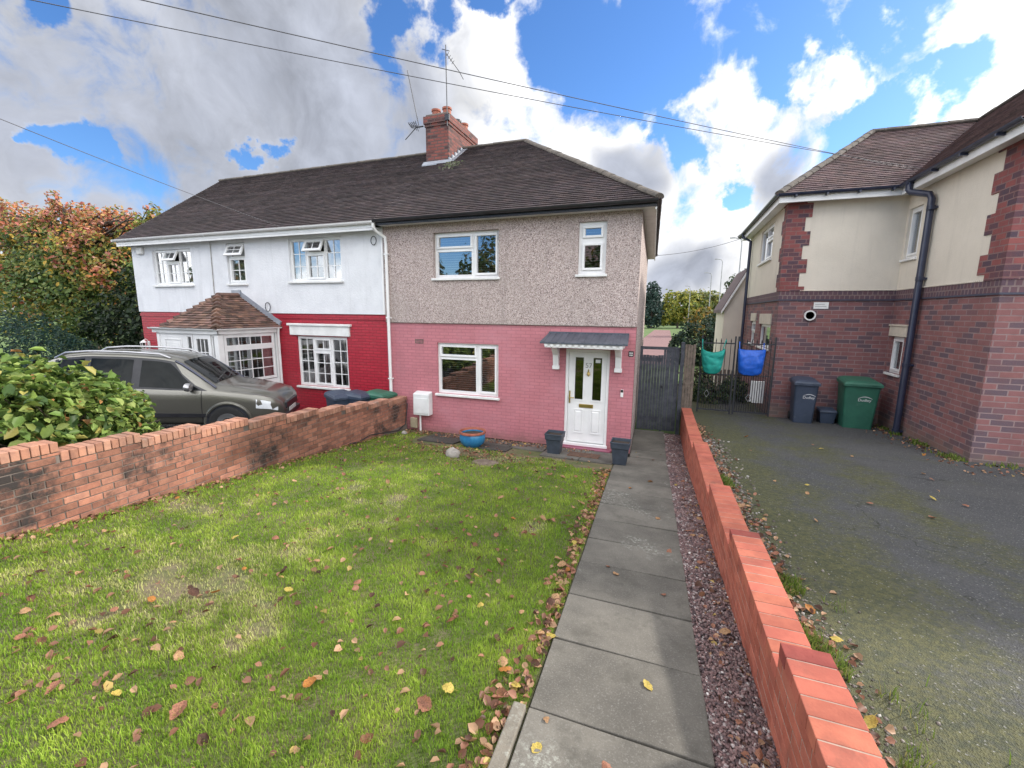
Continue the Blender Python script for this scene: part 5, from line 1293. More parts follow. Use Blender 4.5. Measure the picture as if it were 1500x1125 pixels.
def crown(blobs, n, shell=.55):
    """points scattered through lumpy ellipsoids, thicker to the outside, thinned by noise so gaps stay open"""
    vol = np.array([b[3]*b[4]*b[5] for b in blobs])**.72; cnt = (n*vol/vol.sum()).astype(int)
    out, nor, hh = [], [], []
    for b, c in zip(blobs, cnt):
        d = RNG.normal(size=(c, 3)); d /= np.linalg.norm(d, axis=1, keepdims=True)
        r = RNG.random(c)**.33*(1-shell)+shell*RNG.random(c)**.12*1.0; r = np.minimum(r, 1.05)
        lump = np.array([mnoise.noise(Vector(q*2.3)+Vector((b[0], b[1], b[2]))) for q in d])*.30+np.array([mnoise.noise(Vector(q*6)+Vector((b[0], 0, b[2]))) for q in d])*.16
        p = np.array(b[:3])+d*np.array(b[3:6])*(r*(1+lump))[:, None]
        keep = np.array([mnoise.noise(Vector(q)*(1.6/max(.6, min(b[3:6])**.5)))+.5*mnoise.noise(Vector(q)*4) for q in p]) > -.22
        out.append(p[keep]); nor.append((d+RNG.normal(size=d.shape)*.7)[keep])
    P = np.concatenate(out); Nn = np.concatenate(nor); Nn[:, 2] += .35
    return P, Nn
def pick(n, pal, w):
    pal = np.array(pal); i = RNG.choice(len(pal), n, p=np.array(w)/sum(w)); return pal[i]*(1+.3*(RNG.random((n, 1))*2-1))
def trunk(parent, base, top, r, branches, seed=1, name='trunk'):
    mb = MB(); rr = random.Random(seed); base = Vector(base); top = Vector(top)
    pts = [base.lerp(top, k/6)+Vector((rr.uniform(-.12, .12)*(k > 0), rr.uniform(-.12, .12)*(k > 0), 0))*r*4 for k in range(7)]
    mb.tube(pts, [r*(1.25 if k == 0 else 1-.11*k) for k in range(7)], 9)
    for b in branches:
        b = Vector(b); s = pts[rr.choice((2, 3, 4, 5))]; mid = s.lerp(b, .5)+Vector((rr.uniform(-.2, .2), rr.uniform(-.2, .2), rr.uniform(0, .3)))*r*4
        mb.tube([s, s.lerp(mid, .5), mid, b], [r*.42, r*.33, r*.24, r*.06], 6)
    return mb.build(name, 'bark', parent, smooth=60)
def tree(name, label, base, blobs, n, size, pal, w, r=.14, cat='tree', group=None, colfn=None, aspect=.55, shape='leaf', shell=.55, part='crown', curl=.3):
    t = thing(name, label, cat, base, group)
    P, Nn = crown(blobs, n, shell); C = colfn(P) if colfn else pick(len(P), pal, w)
    leaf_cloud(part, P, Nn, size, C, t, shape, aspect, curl)
    zc = np.mean([b[2] for b in blobs]); br = []
    for b in blobs:
        for k in range(4): d = RNG.normal(size=3); d /= np.linalg.norm(d); br.append((b[0]+d[0]*b[3]*.75, b[1]+d[1]*b[4]*.75, b[2]+abs(d[2])*b[5]*.7))
    trunk(t, base, (np.mean([b[0] for b in blobs]), np.mean([b[1] for b in blobs]), zc+.2*(zc-base[2])), r, br)
    return t
GR = [(.06, .10, .022), (.035, .065, .018), (.10, .14, .03), (.02, .04, .014)]
def autumn(P):
    z = P[:, 2]; n = len(P); patch = np.array([mnoise.noise(Vector(p)*.55) for p in P])+.5*np.array([mnoise.noise(Vector(p)*1.4) for p in P])
    t = np.clip((z-3.9)/3.6, 0, 1)+patch*.9+RNG.normal(size=n)*.22-.13
    red = pick(n, [(.40, .13, .075), (.46, .20, .08), (.30, .10, .08), (.40, .26, .10), (.42, .21, .16), (.16, .17, .05)], [2.5, 2.5, 1.5, 2.2, 2.5, 2]); yel = pick(n, [(.42, .28, .045), (.30, .24, .05), (.20, .19, .04), (.14, .17, .035)], [1.4, 2, 2, 2.4]); grn = pick(n, [(.12, .17, .045), (.07, .12, .035), (.18, .21, .06), (.04, .075, .028)], [3, 3, 2, 1.5])
    c = np.where((t > .52)[:, None], red, np.where((t > .2)[:, None], yel, grn)); return c*1.25
SPRIGS = [(-34+RNG.random()*13.2, 13.2+RNG.normal()*.5, 0, .22+.3*RNG.random(), .3, .25+.35*RNG.random()) for _ in range(46)]
SPRIGS = [(x, y, 6.55+.75*math.sin(x*1.1)+.5*math.sin(x*2.7+1)-.22*max(0, x+25)+.2*RNG.normal(), a, b, c) for x, y, _, a, b, c in SPRIGS]
tree('autumn_tree', 'spreading tree with orange and red autumn leaves turning green lower down', (-27, 13.5, 0), [(-28, 13.6, 4.6, 4.0, 3, 2.6), (-24.5, 13.2, 4.9, 2.6, 2.6, 1.9), (-32.5, 13.5, 5.0, 4, 3, 2.5), (-26, 12.2, 3.0, 4, 2.4, 2.2), (-22.6, 13.4, 4.3, 2.1, 2.4, 1.7), (-30.6, 13.0, 7.3, 1.1, 1.4, .75), (-27.6, 13.2, 6.9, 1.2, 1.3, .7), (-25.0, 13.4, 6.7, 1.0, 1.2, .8), (-22.6, 13.6, 6.1, 1.0, 1.2, .7), (-29.0, 12.8, 6.2, 1.2, 1.4, .9), (-33.2, 13, 7.6, 1.1, 1.2, .9), (-26.2, 13.2, 7.3, .5, .6, .5), (-23.6, 13.2, 6.9, .4, .5, .5), (-21.3, 13.5, 5.7, .7, .8, .6), (-24.2, 12.4, 5.4, 1.2, 1.2, .9), (-28.6, 11.9, 4.4, 1.5, 1.2, 1.0)]+SPRIGS, 60000, .16, None, None, .22, colfn=autumn, shell=.4)
tree('dark_evergreen', 'dark evergreen bush touching the corner of the white and red house', (-19.6, 11.6, 0), [(-19.9, 11.9, 2.2, 2.0, 1.6, 2.3), (-18.4, 11.2, 1.3, 1.3, 1.2, 1.6), (-21.5, 11.5, 1.4, 1.7, 1.4, 1.7)], 12000, .17, [(.022, .042, .018), (.012, .026, .013), (.05, .08, .028), (.11, .14, .06)], [4, 4, 2, .5], .1, 'bush', shell=.6)
tree('conifer_bush', 'blue green feathery bush behind the parked car at the far left', (-21.5, 8.8, 0), [(-22.5, 8.8, 1.3, 2.2, 1.5, 1.5), (-19.6, 8.6, .9, 1.6, 1.3, 1.3)], 9000, .15, [(.03, .075, .06), (.02, .05, .045), (.06, .11, .085), (.10, .15, .06)], [4, 3, 2, 1], .08, 'bush', aspect=.25, shell=.6)
# the big-leaved shrub over the left wall
t = thing('garden_shrub', 'broad shrub with large glossy green leaves leaning over the brick garden wall', 'shrub', (-7.2, 3.2, .55))
blobs = [(-7.2, 3.2, 1.45, .75, .7, .70), (-6.95, 2.5, 1.52, .70, .75, .70), (-7.35, 3.75, 1.15, .50, .5, .56), (-7.9, 3.0, 1.5, .8, .8, .75), (-7.0, 1.6, 1.6, .8, .8, .75), (-8.2, 2.0, 1.55, .9, .8, .75), (-8.0, 3.9, 1.25, .7, .6, .6)]
P, Nn = crown(blobs, 12500, .5); Nn[:, 2] += .5
C = pick(len(P), [(.21, .30, .07), (.13, .215, .048), (.29, .36, .10), (.06, .115, .032), (.40, .36, .10), (.38, .19, .07)], [4, 4, 2.6, 2.5, .55, .35])
leaf_cloud('leaves', P, Nn, .112, C, t, 'leaf', .58, .6, sizevar=.6, mat='glossleaf' if 'glossleaf' in M else 'leaf')
trunk(t, (-7.2, 3.1, .5), (-7.2, 3.0, 1.5), .05, [(b[0]+dx, b[1]+dy, b[2]+dzz) for b in blobs for dx, dy, dzz in ((.5, .1, .3), (.2, -.4, .4), (.3, .4, .1), (-.2, 0, .5))], 3, 'stems')
# far trees beyond the gardens
far = [('conifer', 'dark conifer at the left of the far tree line, beside the pink house', (-3.6, 92, 0), [(-3.8, 92, 3.4, 2.6, 2.4, 3.4), (-3.6, 92, 6.4, 1.6, 1.6, 2.6)], 4000, .5, [(.035, .065, .055), (.05, .085, .07)], [1, 1]),
       ('yellow_tree', 'yellow green autumn tree standing beyond the far grass', (1.4, 96, 0), [(.6, 96, 4.2, 3.0, 2.6, 3.4), (3.2, 96, 4.6, 2.8, 2.6, 3.0), (-.9, 95, 3.0, 1.8, 1.8, 2.4)], 7000, .48, [(.36, .34, .06), (.24, .28, .06), (.44, .38, .07), (.14, .19, .05)], [3, 3, 2, 2]),
       ('rounded_tree', 'rounded olive tree in the far tree line behind the lamp posts', (7.0, 98, 0), [(6.4, 98, 4.6, 3.2, 2.6, 3.2), (9.2, 98, 4.0, 2.6, 2.6, 3.0)], 6000, .48, [(.22, .24, .07), (.30, .27, .07), (.13, .17, .06)], [3, 2, 2]),
       ('red_tree', 'small russet tree at the right of the far tree line', (10.2, 84, 0), [(10.0, 84, 3.6, 2.0, 2.0, 2.6)], 2500, .42, [(.22, .09, .05), (.30, .14, .05)], [1, 1]),
       ('grey_green_tree', 'tall grey green tree showing above the lean-to roof', (9.0, 66, 0), [(9.0, 66, 5.4, 2.6, 2.4, 3.2), (11, 66, 4.4, 2.2, 2.2, 2.6)], 5000, .4, [(.06, .085, .05), (.10, .12, .06)], [1, 1]),
       ('dark_shrub', 'dense dark green shrub rising behind the iron gate', (2.2, 27, 0), [(1.6, 27, 1.2, 1.4, 1.2, 1.5), (3.0, 27.5, 1.6, 1.4, 1.3, 1.5), (.7, 27, .9, .8, .9, 1.1)], 7000, .17, [(.025, .055, .035), (.015, .035, .022), (.06, .09, .045)], [3, 3, 2]),
       ('golden_bush', 'small golden leaved bush peeping over the dark shrub', (3.6, 33, 0), [(3.9, 33, 2.4, 1.4, 1.1, 1.5), (2.2, 33, 2.2, 1.2, 1, 1.2)], 3500, .2, [(.36, .22, .05), (.22, .20, .05), (.13, .14, .05)], [2, 2, 2]),
       ('garden_plants', 'low leafy plants on the ground just behind the iron gate', (1.5, 14.6, 0), [(1.3, 14.6, .35, .55, .5, .5), (2.0, 15.2, .4, .45, .6, .55), (1.0, 15.8, .5, .5, .5, .6)], 3500, .09, [(.05, .09, .04), (.03, .06, .03), (.11, .13, .05)], [3, 2, 2])]
for nm, lb, b, bl, n, sz, pal, w in far: tree(nm, lb, b, bl, n, sz, pal, w, .12 if b[1] < 40 else .2, 'tree' if b[1] > 40 else 'shrub', None)
hedge = [(x, 118+3*math.sin(x), 1.5, 4, 2, 2.2+.8*math.sin(x*.7)) for x in range(-16, 26, 5)]
tree('far_hedge', 'long low green hedge along the back of the far grass', (4, 118, 0), hedge, 9000, .6, [(.05, .085, .035), (.09, .11, .04), (.03, .055, .03)], [2, 2, 2], .1, 'hedge')
# picket fence inside the rear garden
t = thing('garden_fence', 'weathered pale picket fence seen through the iron gate', 'fence', (1.4, 17, 0)); mb = MB(); rg = random.Random(6)
for k in range(16): x = .45+k*.13; mb.box(x, x+.09, 17.0, 17.02, -.1, .92+rg.uniform(-.03, .03))
mb.box(.4, 2.5, 17.02, 17.05, .25, .32); mb.box(.4, 2.5, 17.02, 17.05, .7, .77); mb.build('pickets', 'brownboard', t)

# ================================================================== LAMPS, WIRES, AERIALS
def lamp(label, x, y, h, arm):
    t = thing('street_lamp', label, 'street lamp', (x, y, 0), 'street lamps far beyond the gardens')
    mb = MB(); mb.tube([(x, y, 0), (x, y, 1.5), (x, y, h-.4), (x+arm*.2, y, h-.1), (x+arm, y, h)], [.08, .07, .045, .04, .035], 8); mb.build('column', 'steel', t, smooth=True)
    mb = MB(); mb.box(x+arm-.1*0, x+arm+math.copysign(.4, arm), y-.1, y+.1, h-.03, h+.05); mb.build('lamp_head', 'steel', t, bevel=.03)
lamp('far street lamp, shortest of the four above the tree line', 4.4, 60, 7.9, -.45)
lamp('far street lamp between the shortest and the tallest one', 5.5, 60, 9.5, -.5)
lamp('tall street lamp rising close to the cream lean-to', 4.95, 40, 8.9, -.5)
lamp('faint street lamp low over the yellow tree', 2.6, 75, 7.2, -.4)
def wire(label, a, b, sag, r=.0048, name='overhead_wire', cat='wire'):
    a = Vector(a); b = Vector(b); mb = MB()
    mb.tube([a.lerp(b, k/30)-Vector((0, 0, sag*4*(k/30)*(1-k/30))) for k in range(31)], r, 6)
    return tag(mb.build(name, 'wire', smooth='all'), label, cat, 'overhead cables')
wire('upper of the two parallel cables crossing the sky above the chimney', (-7.38, 1.27, 5.92), (4.62, 11.9, 5.86), .06)
wire('lower of the two parallel cables crossing the sky beside the chimney', (-9.31, 1.35, 6.33), (4.62, 11.6, 5.80), .10)
wire('cable slanting down to the roof of the white and red house', (-7.79, 2.05, 5.33), (-9.4, 8.78, 4.95), .05)
wire('thin cable strung between the pink and cream house eaves', (-.57, 15.2, 4.72), (2.25, 18.4, 5.62), .10, .008)
t = thing('tall_aerial', 'thin tall television aerial rising from the chimney top', 'aerial', (-6.42, 12.15, 8.1))
mb = MB(); mb.tube([(-6.40, 12.10, 8.15), (-6.42, 12.10, 10.25)], .016, 8); mb.build('mast', 'aerial', t)
mb = MB(); mb.tube([(-6.42, 12.10, 10.05), (-6.2, 12.5, 9.72), (-6.12, 12.6, 9.55)], .010, 6); mb.tube([(-6.5, 12.02, 10.12), (-6.34, 12.18, 10.12)], .01, 6)
for k in range(4): mb.tube([(-6.40+k*.03-.05, 12.14+k*.05+.05, 10.02-k*.05), (-6.40+k*.03+.07, 12.14+k*.05-.03, 10.05-k*.05)], .007, 5)
mb.build('head', 'aerial', t)
mb = MB(); mb.box(-6.46, -6.33, 12.06, 12.12, 8.30, 8.45); mb.build('bracket', 'iron', t)
t = thing('bent_aerial', 'leaning aerial with a tangle of arms on the left of the chimney', 'aerial', (-7.3, 12.1, 8.0))
mb = MB(); mb.tube([(-7.33, 12.08, 8.25), (-7.62, 12.0, 9.75)], .012, 6); mb.build('mast', 'aerial', t)
mb = MB(); mb.tube([(-7.19, 12.1, 8.24), (-7.42, 12.06, 8.22)], .02, 6); mb.tube([(-7.38, 12.06, 8.24), (-7.72, 11.95, 7.88)], .012, 6)
for k in range(5):
    p = Vector((-7.36-.045*k, 12.06-.02*k, 8.26-.0*k)); mb.tube([p+Vector((0, -.12, .09-.02*k)), p+Vector((-.05, .12, -.10+.02*k))], .008, 5); mb.tube([p+Vector((-.09, 0, .10)), p+Vector((.06, .0, -.08))], .008, 5)
mb.build('arms', 'iron', t)
mb = MB(); mb.tube([(-6.02, 9.08, .62), (-6.045, 9.0, .10), (-6.05, 8.7, .02), (-6.035, 8.2, .10), (-6.02, 7.6, .20), (-6.0, 7.2, .16), (-5.97, 6.9, .21)], .012, 8)
tag(mb.build('black_cable', 'blackpvc', smooth='all'), 'black cable trailing along the foot of the brick garden wall near the meter box', 'cable')
# what stands on the far side of the road, mirrored in the windows
def street_tree(label, x, y, h, seed):
    return tree('street_tree', label, (x, y, 1.3), [(x, y, h*.62, h*.30, h*.28, h*.30), (x+h*.16, y, h*.50, h*.22, h*.2, h*.22), (x-h*.18, y+.3, h*.52, h*.22, h*.2, h*.22)], 5000, .34, [(.06, .10, .03), (.035, .065, .02), (.16, .15, .04), (.20, .12, .04)], [3, 3, 1.2, .8], .2, 'tree')
for i, (x, y, h, lb) in enumerate(((-22, -17, 9, 'broad street tree across the road, far from the opposite house'), (-14.5, -18, 10.5, 'tall street tree across the road left of the opposite house'), (-4, -15, 9, 'street tree across the road in front of the opposite house'), (4.5, -18, 11, 'tall street tree across the road right of the opposite house'), (12, -16, 8, 'low street tree across the road facing the driveway'), (-34, -8, 9, 'lone street tree far along the road'))): street_tree(lb, x, y, h, i)
oh = thing('opposite_house', 'brick house across the road mirrored in the upper windows', 'house', (-6, -24, 1.3))
mb = MB(); mb.box(-13, 1, -28, -21, 1.2, 6.2); mb.build('wall', 'housebrick', oh)
mb = MB(); mb.v += [(-13.5, -20.6, 6.2), (1.5, -20.6, 6.2), (1.5, -28.4, 6.2), (-13.5, -28.4, 6.2), (-10, -24.5, 9.2), (-2, -24.5, 9.2)]
for f in ((0, 1, 5, 4), (1, 2, 5), (2, 3, 4, 5), (3, 0, 4), (3, 2, 1, 0)): mb.face(f)
mb.build('roof', 'tileright', oh)
for x in (-11, -7, -3): mb = MB(); mb.box(x, x+1.5, -21.02, -20.97, 4.4, 5.6); wq = mb.build('window', 'upvc', oh); mb = MB(); mb.box(x+.1, x+1.4, -20.97, -20.965, 4.5, 5.5); mb.build('pane', 'cardark', wq)
#@@PART5
# ================================================================== GRASS, GRAVEL, LEAVES
def blades(name, X, Y, Z, length, width, cols, lean=.6):
    n = len(X); a = RNG.random(n)*2*math.pi; ux, uy = np.cos(a), np.sin(a); b = RNG.random(n)*2*math.pi
    ln = length*(.55+.9*RNG.random(n)); bx, by = np.cos(b)*lean*ln*RNG.random(n), np.sin(b)*lean*ln*RNG.random(n)
    w = width/2; base = np.stack([X, Y, Z], 1); U = np.stack([ux, uy, 0*ux], 1)*w[:, None]; B = np.stack([bx, by, 0*bx], 1); H = np.stack([0*ln, 0*ln, ln], 1)
    V = np.stack([base-U, base+U, base+U*.85+B*.35+H*.6, base-U*.85+B*.35+H*.6, base+U*.12+B+H*.95, base-U*.12+B+H*.95], 1).reshape(-1, 3)
    i = (np.arange(n)*6)[:, None]; F = np.concatenate([i+np.array([[0, 1, 2, 3]]), i+np.array([[3, 2, 4, 5]])])
    return raw_mesh(name, V, F, 'grassblade', np.tile(cols, (2, 1)))
def nz(x, y, s, o=0.): return mnoise.noise(Vector((x*s+o, y*s-o, o)))
cand = 900000
X = RNG.random(cand)*6.2-6.25; Y = RNG.random(cand)*8.6+.25
lo = -6.08-.036*(Y-9.1)+.01; hi = -.522-.0402*Y-.012-.075*(Y < 2.0)
D2 = X**2+Y**2+3.6; dens = np.minimum(1., 9.5/D2)
m_ = (X > lo) & (X < hi) & (RNG.random(cand) < dens) & ((Y < 7.95+.25*np.sin(X*3)) | (X < -5.3)) & ~((X > -2.4) & (Y > 7.9)) & ~((Y > 7.4+.12*np.sin(X*9)) & (X > -1.9+.8*(8-Y)) )
X, Y, D2 = X[m_], Y[m_], D2[m_]
nb_ = np.array([nz(x, y, .75, 3.) for x, y in zip(X, Y)]); nf = np.array([nz(x, y, 2.6, 7.) for x, y in zip(X, Y)]); nt_ = np.array([nz(x, y, 9., 1.) for x, y in zip(X, Y)])
dirt = np.exp(-(((X+3.6)/1.15)**2+((Y-7.45)/.55)**2)*1.3)+.55*np.exp(-(((X+5.2)/1.0)**2+((Y-3.3)/.5)**2))+.5*np.exp(-(((X+3.0)/.7)**2+((Y-4.3)/.5)**2))+.35*np.exp(-(((X+3.8)/.9)**2+((Y-2.2)/.7)**2))
bare = nb_*.45+nf*.5+nt_*.25+dirt*.62-.07
keep = (bare < .40) | (RNG.random(len(X)) < .22); keep &= (dirt < .75) | (RNG.random(len(X)) < .05)
X, Y, D2, bare, nf, nb_, nt_, dirt = (q[keep] for q in (X, Y, D2, bare, nf, nb_, nt_, dirt))
Zg = np.array([lawn_z(x, y) for x, y in zip(X, Y)])-.014
d_ = np.sqrt(D2)
wd = .0036*np.maximum(1., d_/3.0)*(.7+.6*RNG.random(len(X)))
hgt = .030+.012*nb_+.012*nf+.014*nt_+.012*(RNG.random(len(X)) < .06)
hgt *= np.where(bare > .25, .7, 1)
dry = np.clip(bare*1.2+.05+RNG.normal(size=len(X))*.17+.22*np.exp(-((X+4.2)/2.2)**2-((Y-2.3)/1.2)**2), 0, 1)[:, None]
g1 = np.array([.19, .335, .034]); g2 = np.array([.35, .455, .07]); g3 = np.array([.58, .52, .28])
mixg = np.clip(.45+nf*.8+RNG.normal(size=len(X))*.3, 0, 1)[:, None]
C = (g1*(1-mixg)+g2*mixg); C = np.where(dry > .55, C*.35+g3*.65, C*(1-dry*.5)+np.array([.38, .40, .09])*dry*.5)*(.75+.5*RNG.random((len(X), 1)))*np.clip(1+.30*nf+.30*nt_, .55, 1.4)[:, None]
tag(blades('grass', X, Y, Zg, hgt, wd, C), kind='stuff')
# weeds at the driveway edges
n = 9000; Y = .7+RNG.random(n)**1.3*3.2; X = (.71-.028*Y)+.235+np.abs(RNG.normal(size=n))*.20
n2 = 1500; Y2 = 9.2+RNG.random(n2)*3.4; X2 = 4.86-np.abs(RNG.normal(size=n2))*.10; n3 = 700; X3 = 4.9+RNG.random(n3)*3; Y3 = 9.22-np.abs(RNG.normal(size=n3))*.12
n4 = 900; Y4 = 6.2+RNG.normal(size=n4)*.10; X4 = .945-.028*Y4+np.abs(RNG.normal(size=n4))*.06
X = np.concatenate([X, X2, X3, X4]); Y = np.concatenate([Y, Y2, Y3, Y4])
k_ = np.array([nz(x, y, 3.5, 2.) for x, y in zip(X, Y)]) > np.where(Y < 4, .0+.10*(Y-1), .0); k_ |= (Y > 5.5) & (Y < 7); X, Y = X[k_], Y[k_]
Z = np.array([dz(y) for y in Y])
tag(blades('weeds', X, Y, Z, .05+.02*RNG.random(len(X)), .005*np.maximum(1, np.hypot(X, Y)/3), pick(len(X), [(.12, .19, .03), (.18, .24, .05), (.26, .25, .09)], [3, 2, 1]), .8), kind='stuff')
def stones(name, X, Y, Z, size, cols):
    n = len(X); cube = np.array([(-1, -1, -1), (1, -1, -1), (1, 1, -1), (-1, 1, -1), (-1, -1, 1), (1, -1, 1), (1, 1, 1), (-1, 1, 1)])*.5
    Q = cube[None]*(.65+.5*RNG.random((n, 8, 1)))*(np.stack([size*(.8+.5*RNG.random(n)), size*(.7+.4*RNG.random(n)), size*(.5+.35*RNG.random(n))], 1))[:, None, :]
    a = RNG.random(n)*6.283; c, s = np.cos(a)[:, None], np.sin(a)[:, None]; t = RNG.normal(size=n)[:, None]*.5
    x, y, z = Q[:, :, 0], Q[:, :, 1], Q[:, :, 2]; y, z = y*np.cos(t)-z*np.sin(t), y*np.sin(t)+z*np.cos(t); x, y = x*c-y*s, x*s+y*c
    V = np.stack([x+X[:, None], y+Y[:, None], z+Z[:, None]], 2).reshape(-1, 3); i = (np.arange(n)*8)[:, None]
    F = np.concatenate([i+np.array([f]) for f in ((3, 2, 1, 0), (4, 5, 6, 7), (0, 1, 5, 4), (1, 2, 6, 5), (2, 3, 7, 6), (3, 0, 4, 7))])
    return raw_mesh(name, V, F, 'pebbles', np.tile(cols, (6, 1)))
n = 26000; Y = .5+10.6*RNG.random(n)**1.9; t_ = RNG.random(n); a = .41-.0345*Y; b = .71-.028*Y; X = a+(b-a)*t_
sz = .013*np.maximum(1, (Y/3.2)**.8)*(.7+.8*RNG.random(n)); Z = .92-.107*np.minimum(Y, 9.2)-.008+.012*RNG.random(n)
tag(stones('gravel', X, Y, Z, sz, pick(n, [(.16, .095, .095), (.24, .15, .145), (.10, .07, .075), (.40, .34, .33), (.30, .20, .19), (.62, .58, .56)], [4, 4, 3, 1.3, 2, .35])), kind='stuff')
n = 2600; Y = .6+8.5*RNG.random(n)**1.5; X = .925-.028*Y+.02+np.abs(RNG.normal(size=n))*.17
tag(stones('edge_chippings', X, Y, np.array([dz(y) for y in Y])+.002, .013*np.maximum(1, (Y/3)**.7)*(.6+.8*RNG.random(n)), pick(n, [(.28, .25, .22), (.17, .145, .13), (.46, .44, .41), (.10, .085, .075)], [2, 3, .4, 2.5])), kind='stuff')
# fallen leaves
pal_leaf = [('brown', (.20, .085, .042)), ('pinkish brown', (.36, .16, .10)), ('tan', (.46, .27, .14)), ('dark brown', (.11, .052, .035)), ('yellow', (.55, .42, .10)), ('orange', (.46, .19, .045))]
for nm_, c_ in pal_leaf: M['fallen_'+nm_] = leafmat('fallen_leaf_'+nm_.replace(' ', '_'), attr=False, col=c_, rough=.6, trans=.2)
def leaf_mesh(seed, mat):
    rr = random.Random(seed); mb = MB(); n = 9; curl = rr.uniform(.5, 2.2); fold = rr.uniform(.1, .55); tw = rr.uniform(-.6, .6); wd_ = rr.uniform(.32, .46)
    for i in range(n):
        f = i/(n-1); w = wd_*math.sin(math.pi*min(f*.93+.04, 1))**.75*(1-.25*f)*(1+.16*math.sin(i*2.4+seed)); 
        th = curl*(f-.5); px = math.sin(th)/max(curl, .1) if curl > .05 else f-.5; pz_ = (1-math.cos(th))/curl
        for s in (-1, -.5, 0, .5, 1):
            mb.v.append((px, s*w+tw*.1*f, pz_*1.0+fold*abs(s)*w*(1+.5*tw*s)+.02*math.sin(7*f+3*s+seed)))
    for i in range(n-1):
        for j in range(4): a = i*5+j; mb.face((a, a+1, a+6, a+5))
    mb.v += [(-.5, -.012, .05), (-.5, .012, .05), (-.78, .02, .02), (-.78, 0, .02)]; q = len(mb.v)-4; mb.face((q, q+1, q+2, q+3))
    me = bpy.data.meshes.new('fallen_leaf'); me.from_pydata(mb.v, [], mb.f); me.materials.append(M[mat]); me.polygons.foreach_set('use_smooth', [True]*len(mb.f)); return me
LM = {nm_: [leaf_mesh(7*i+j, 'fallen_'+nm_) for j in range(4)] for i, (nm_, c_) in enumerate(pal_leaf)}
rl = random.Random(21)
def put_leaf(x, y, z, where, grp, size=None, names=None, wts=None):
    nm_ = rl.choices([p[0] for p in pal_leaf], wts or [3, 4, 3, 2, .9, 1.0])[0]
    o = bpy.data.objects.new('fallen_leaf', rl.choice(LM[nm_])); COL.objects.link(o)
    s = size or rl.uniform(.048, .098); o.scale = (s, s*rl.uniform(.85, 1.25), s)
    flip = rl.random() < .45
    o.rotation_euler = (R(rl.gauss(180 if flip else 0, 16)), R(rl.gauss(0, 14)), rl.uniform(0, 6.28)); o.location = (x, y, z+(.022 if flip else .002)*s/.08)
    tag(o, nm_+' fallen leaf '+where, 'leaf', grp)
cnt = 0
while cnt < 118:
    y = .8+6.9*rl.random()**1.5; x = rl.uniform(-5.8, -.7)
    if x > xl_path(y)-.05 or x < xlw(y)+.05: continue
    if rl.random() > min(1, .5+.35*mnoise.noise(Vector((x*.8, y*.8, 9)))+(.3 if y < 3.4 else 0)): continue
    put_leaf(x, y, lawn_z(x, y)+.014, 'lying in the grass of the front lawn', 'fallen leaves on the lawn'); cnt += 1
for k in range(66):
    y = 1.2+6.3*rl.random()**1.2; x = xl_path(y)-abs(rl.gauss(0, .10))-.02-(.08 if y < 2 else 0)
    put_leaf(x, y, lawn_z(x, y)+.012, 'gathered between the lawn edge and the concrete path', 'fallen leaves along the path edge', rl.uniform(.05, .095))
for k in range(16):
    y = 1.3+8.2*rl.random(); x = xl_path(y)+rl.uniform(.05, .85)
    put_leaf(x, y, gz(y)+.018, 'lying on the concrete garden path', 'fallen leaves on the path', rl.uniform(.05, .085), wts=[1, 3, 3, .5, 3, 1])
for k in range(20):
    y = 1.4+7.5*rl.random()**1.5; x = (xr_path(y)+xw(y))/2+rl.uniform(-.12, .12)
    put_leaf(x, y, gz(y)+.01, 'lying on the gravel strip by the red wall', 'fallen leaves on the gravel', rl.uniform(.045, .085))
for k in range(56):
    y = .9+6*rl.random()**1.3; x = xw(y)+T+.02+abs(rl.gauss(0, .13))
    put_leaf(x, y, dz(y)+.012, 'piled on the driveway against the red wall', 'fallen leaves along the driveway edge', rl.uniform(.06, .11))
for k in range(22):
    y = 1.8+8*rl.random(); x = rl.uniform(1.3, 1.3+.42*y)
    put_leaf(x, y, dz(y)+.012, 'lying out on the mossy driveway', 'fallen leaves on the driveway', rl.uniform(.045, .09), wts=[1, 3, 4, .5, 1, 1])
def litter(name, X, Y, Z, size, par=None):
    n = len(X); P = np.stack([X, Y, Z], 1); Nn = RNG.normal(size=(n, 3))*.45; Nn[:, 2] = 1
    return leaf_cloud(name, P, Nn, size, pick(n, [(.20, .09, .055), (.34, .165, .11), (.46, .28, .17), (.10, .05, .034), (.50, .36, .12)], [2.5, 4, 3.5, 1.8, .5]), par, 'leaf', .7, .6)
PX_, PY_ = [], []
def add(n, fx, fy):
    y = fy(n); PX_.append(fx(y)); PY_.append(y)
add(620, lambda y: -.522-.0402*y-.01-np.abs(RNG.normal(size=len(y)))*.085-.08*(y < 2), lambda n: 1.0+6.6*RNG.random(n)**1.1)
add(420, lambda y: -3.6+RNG.normal(size=len(y))*1.0, lambda n: 7.45+RNG.normal(size=n)*.35)
add(500, lambda y: -6.0+6.0*RNG.random(len(y))*.78, lambda n: 8.6+RNG.random(n)*.5)
add(300, lambda y: -6.08-.036*(y-9.1)+.03+np.abs(RNG.normal(size=len(y)))*.12, lambda n: 1.5+7*RNG.random(n))
add(400, lambda y: RNG.random(len(y))*5.0-5.8, lambda n: .9+6*RNG.random(n)**1.4)
add(75, lambda y: -3.2+RNG.normal(size=len(y))*1.2, lambda n: .95+np.abs(RNG.normal(size=n))*.5)
add(60, lambda y: -1.3-np.abs(RNG.normal(size=len(y)))*.5, lambda n: 1.2+2.6*RNG.random(n))
X = np.concatenate(PX_); Y = np.concatenate(PY_); k_ = (X < -.522-.0402*Y-.02) & (X > -6.08-.036*(Y-9.1)); X, Y = X[k_], Y[k_]
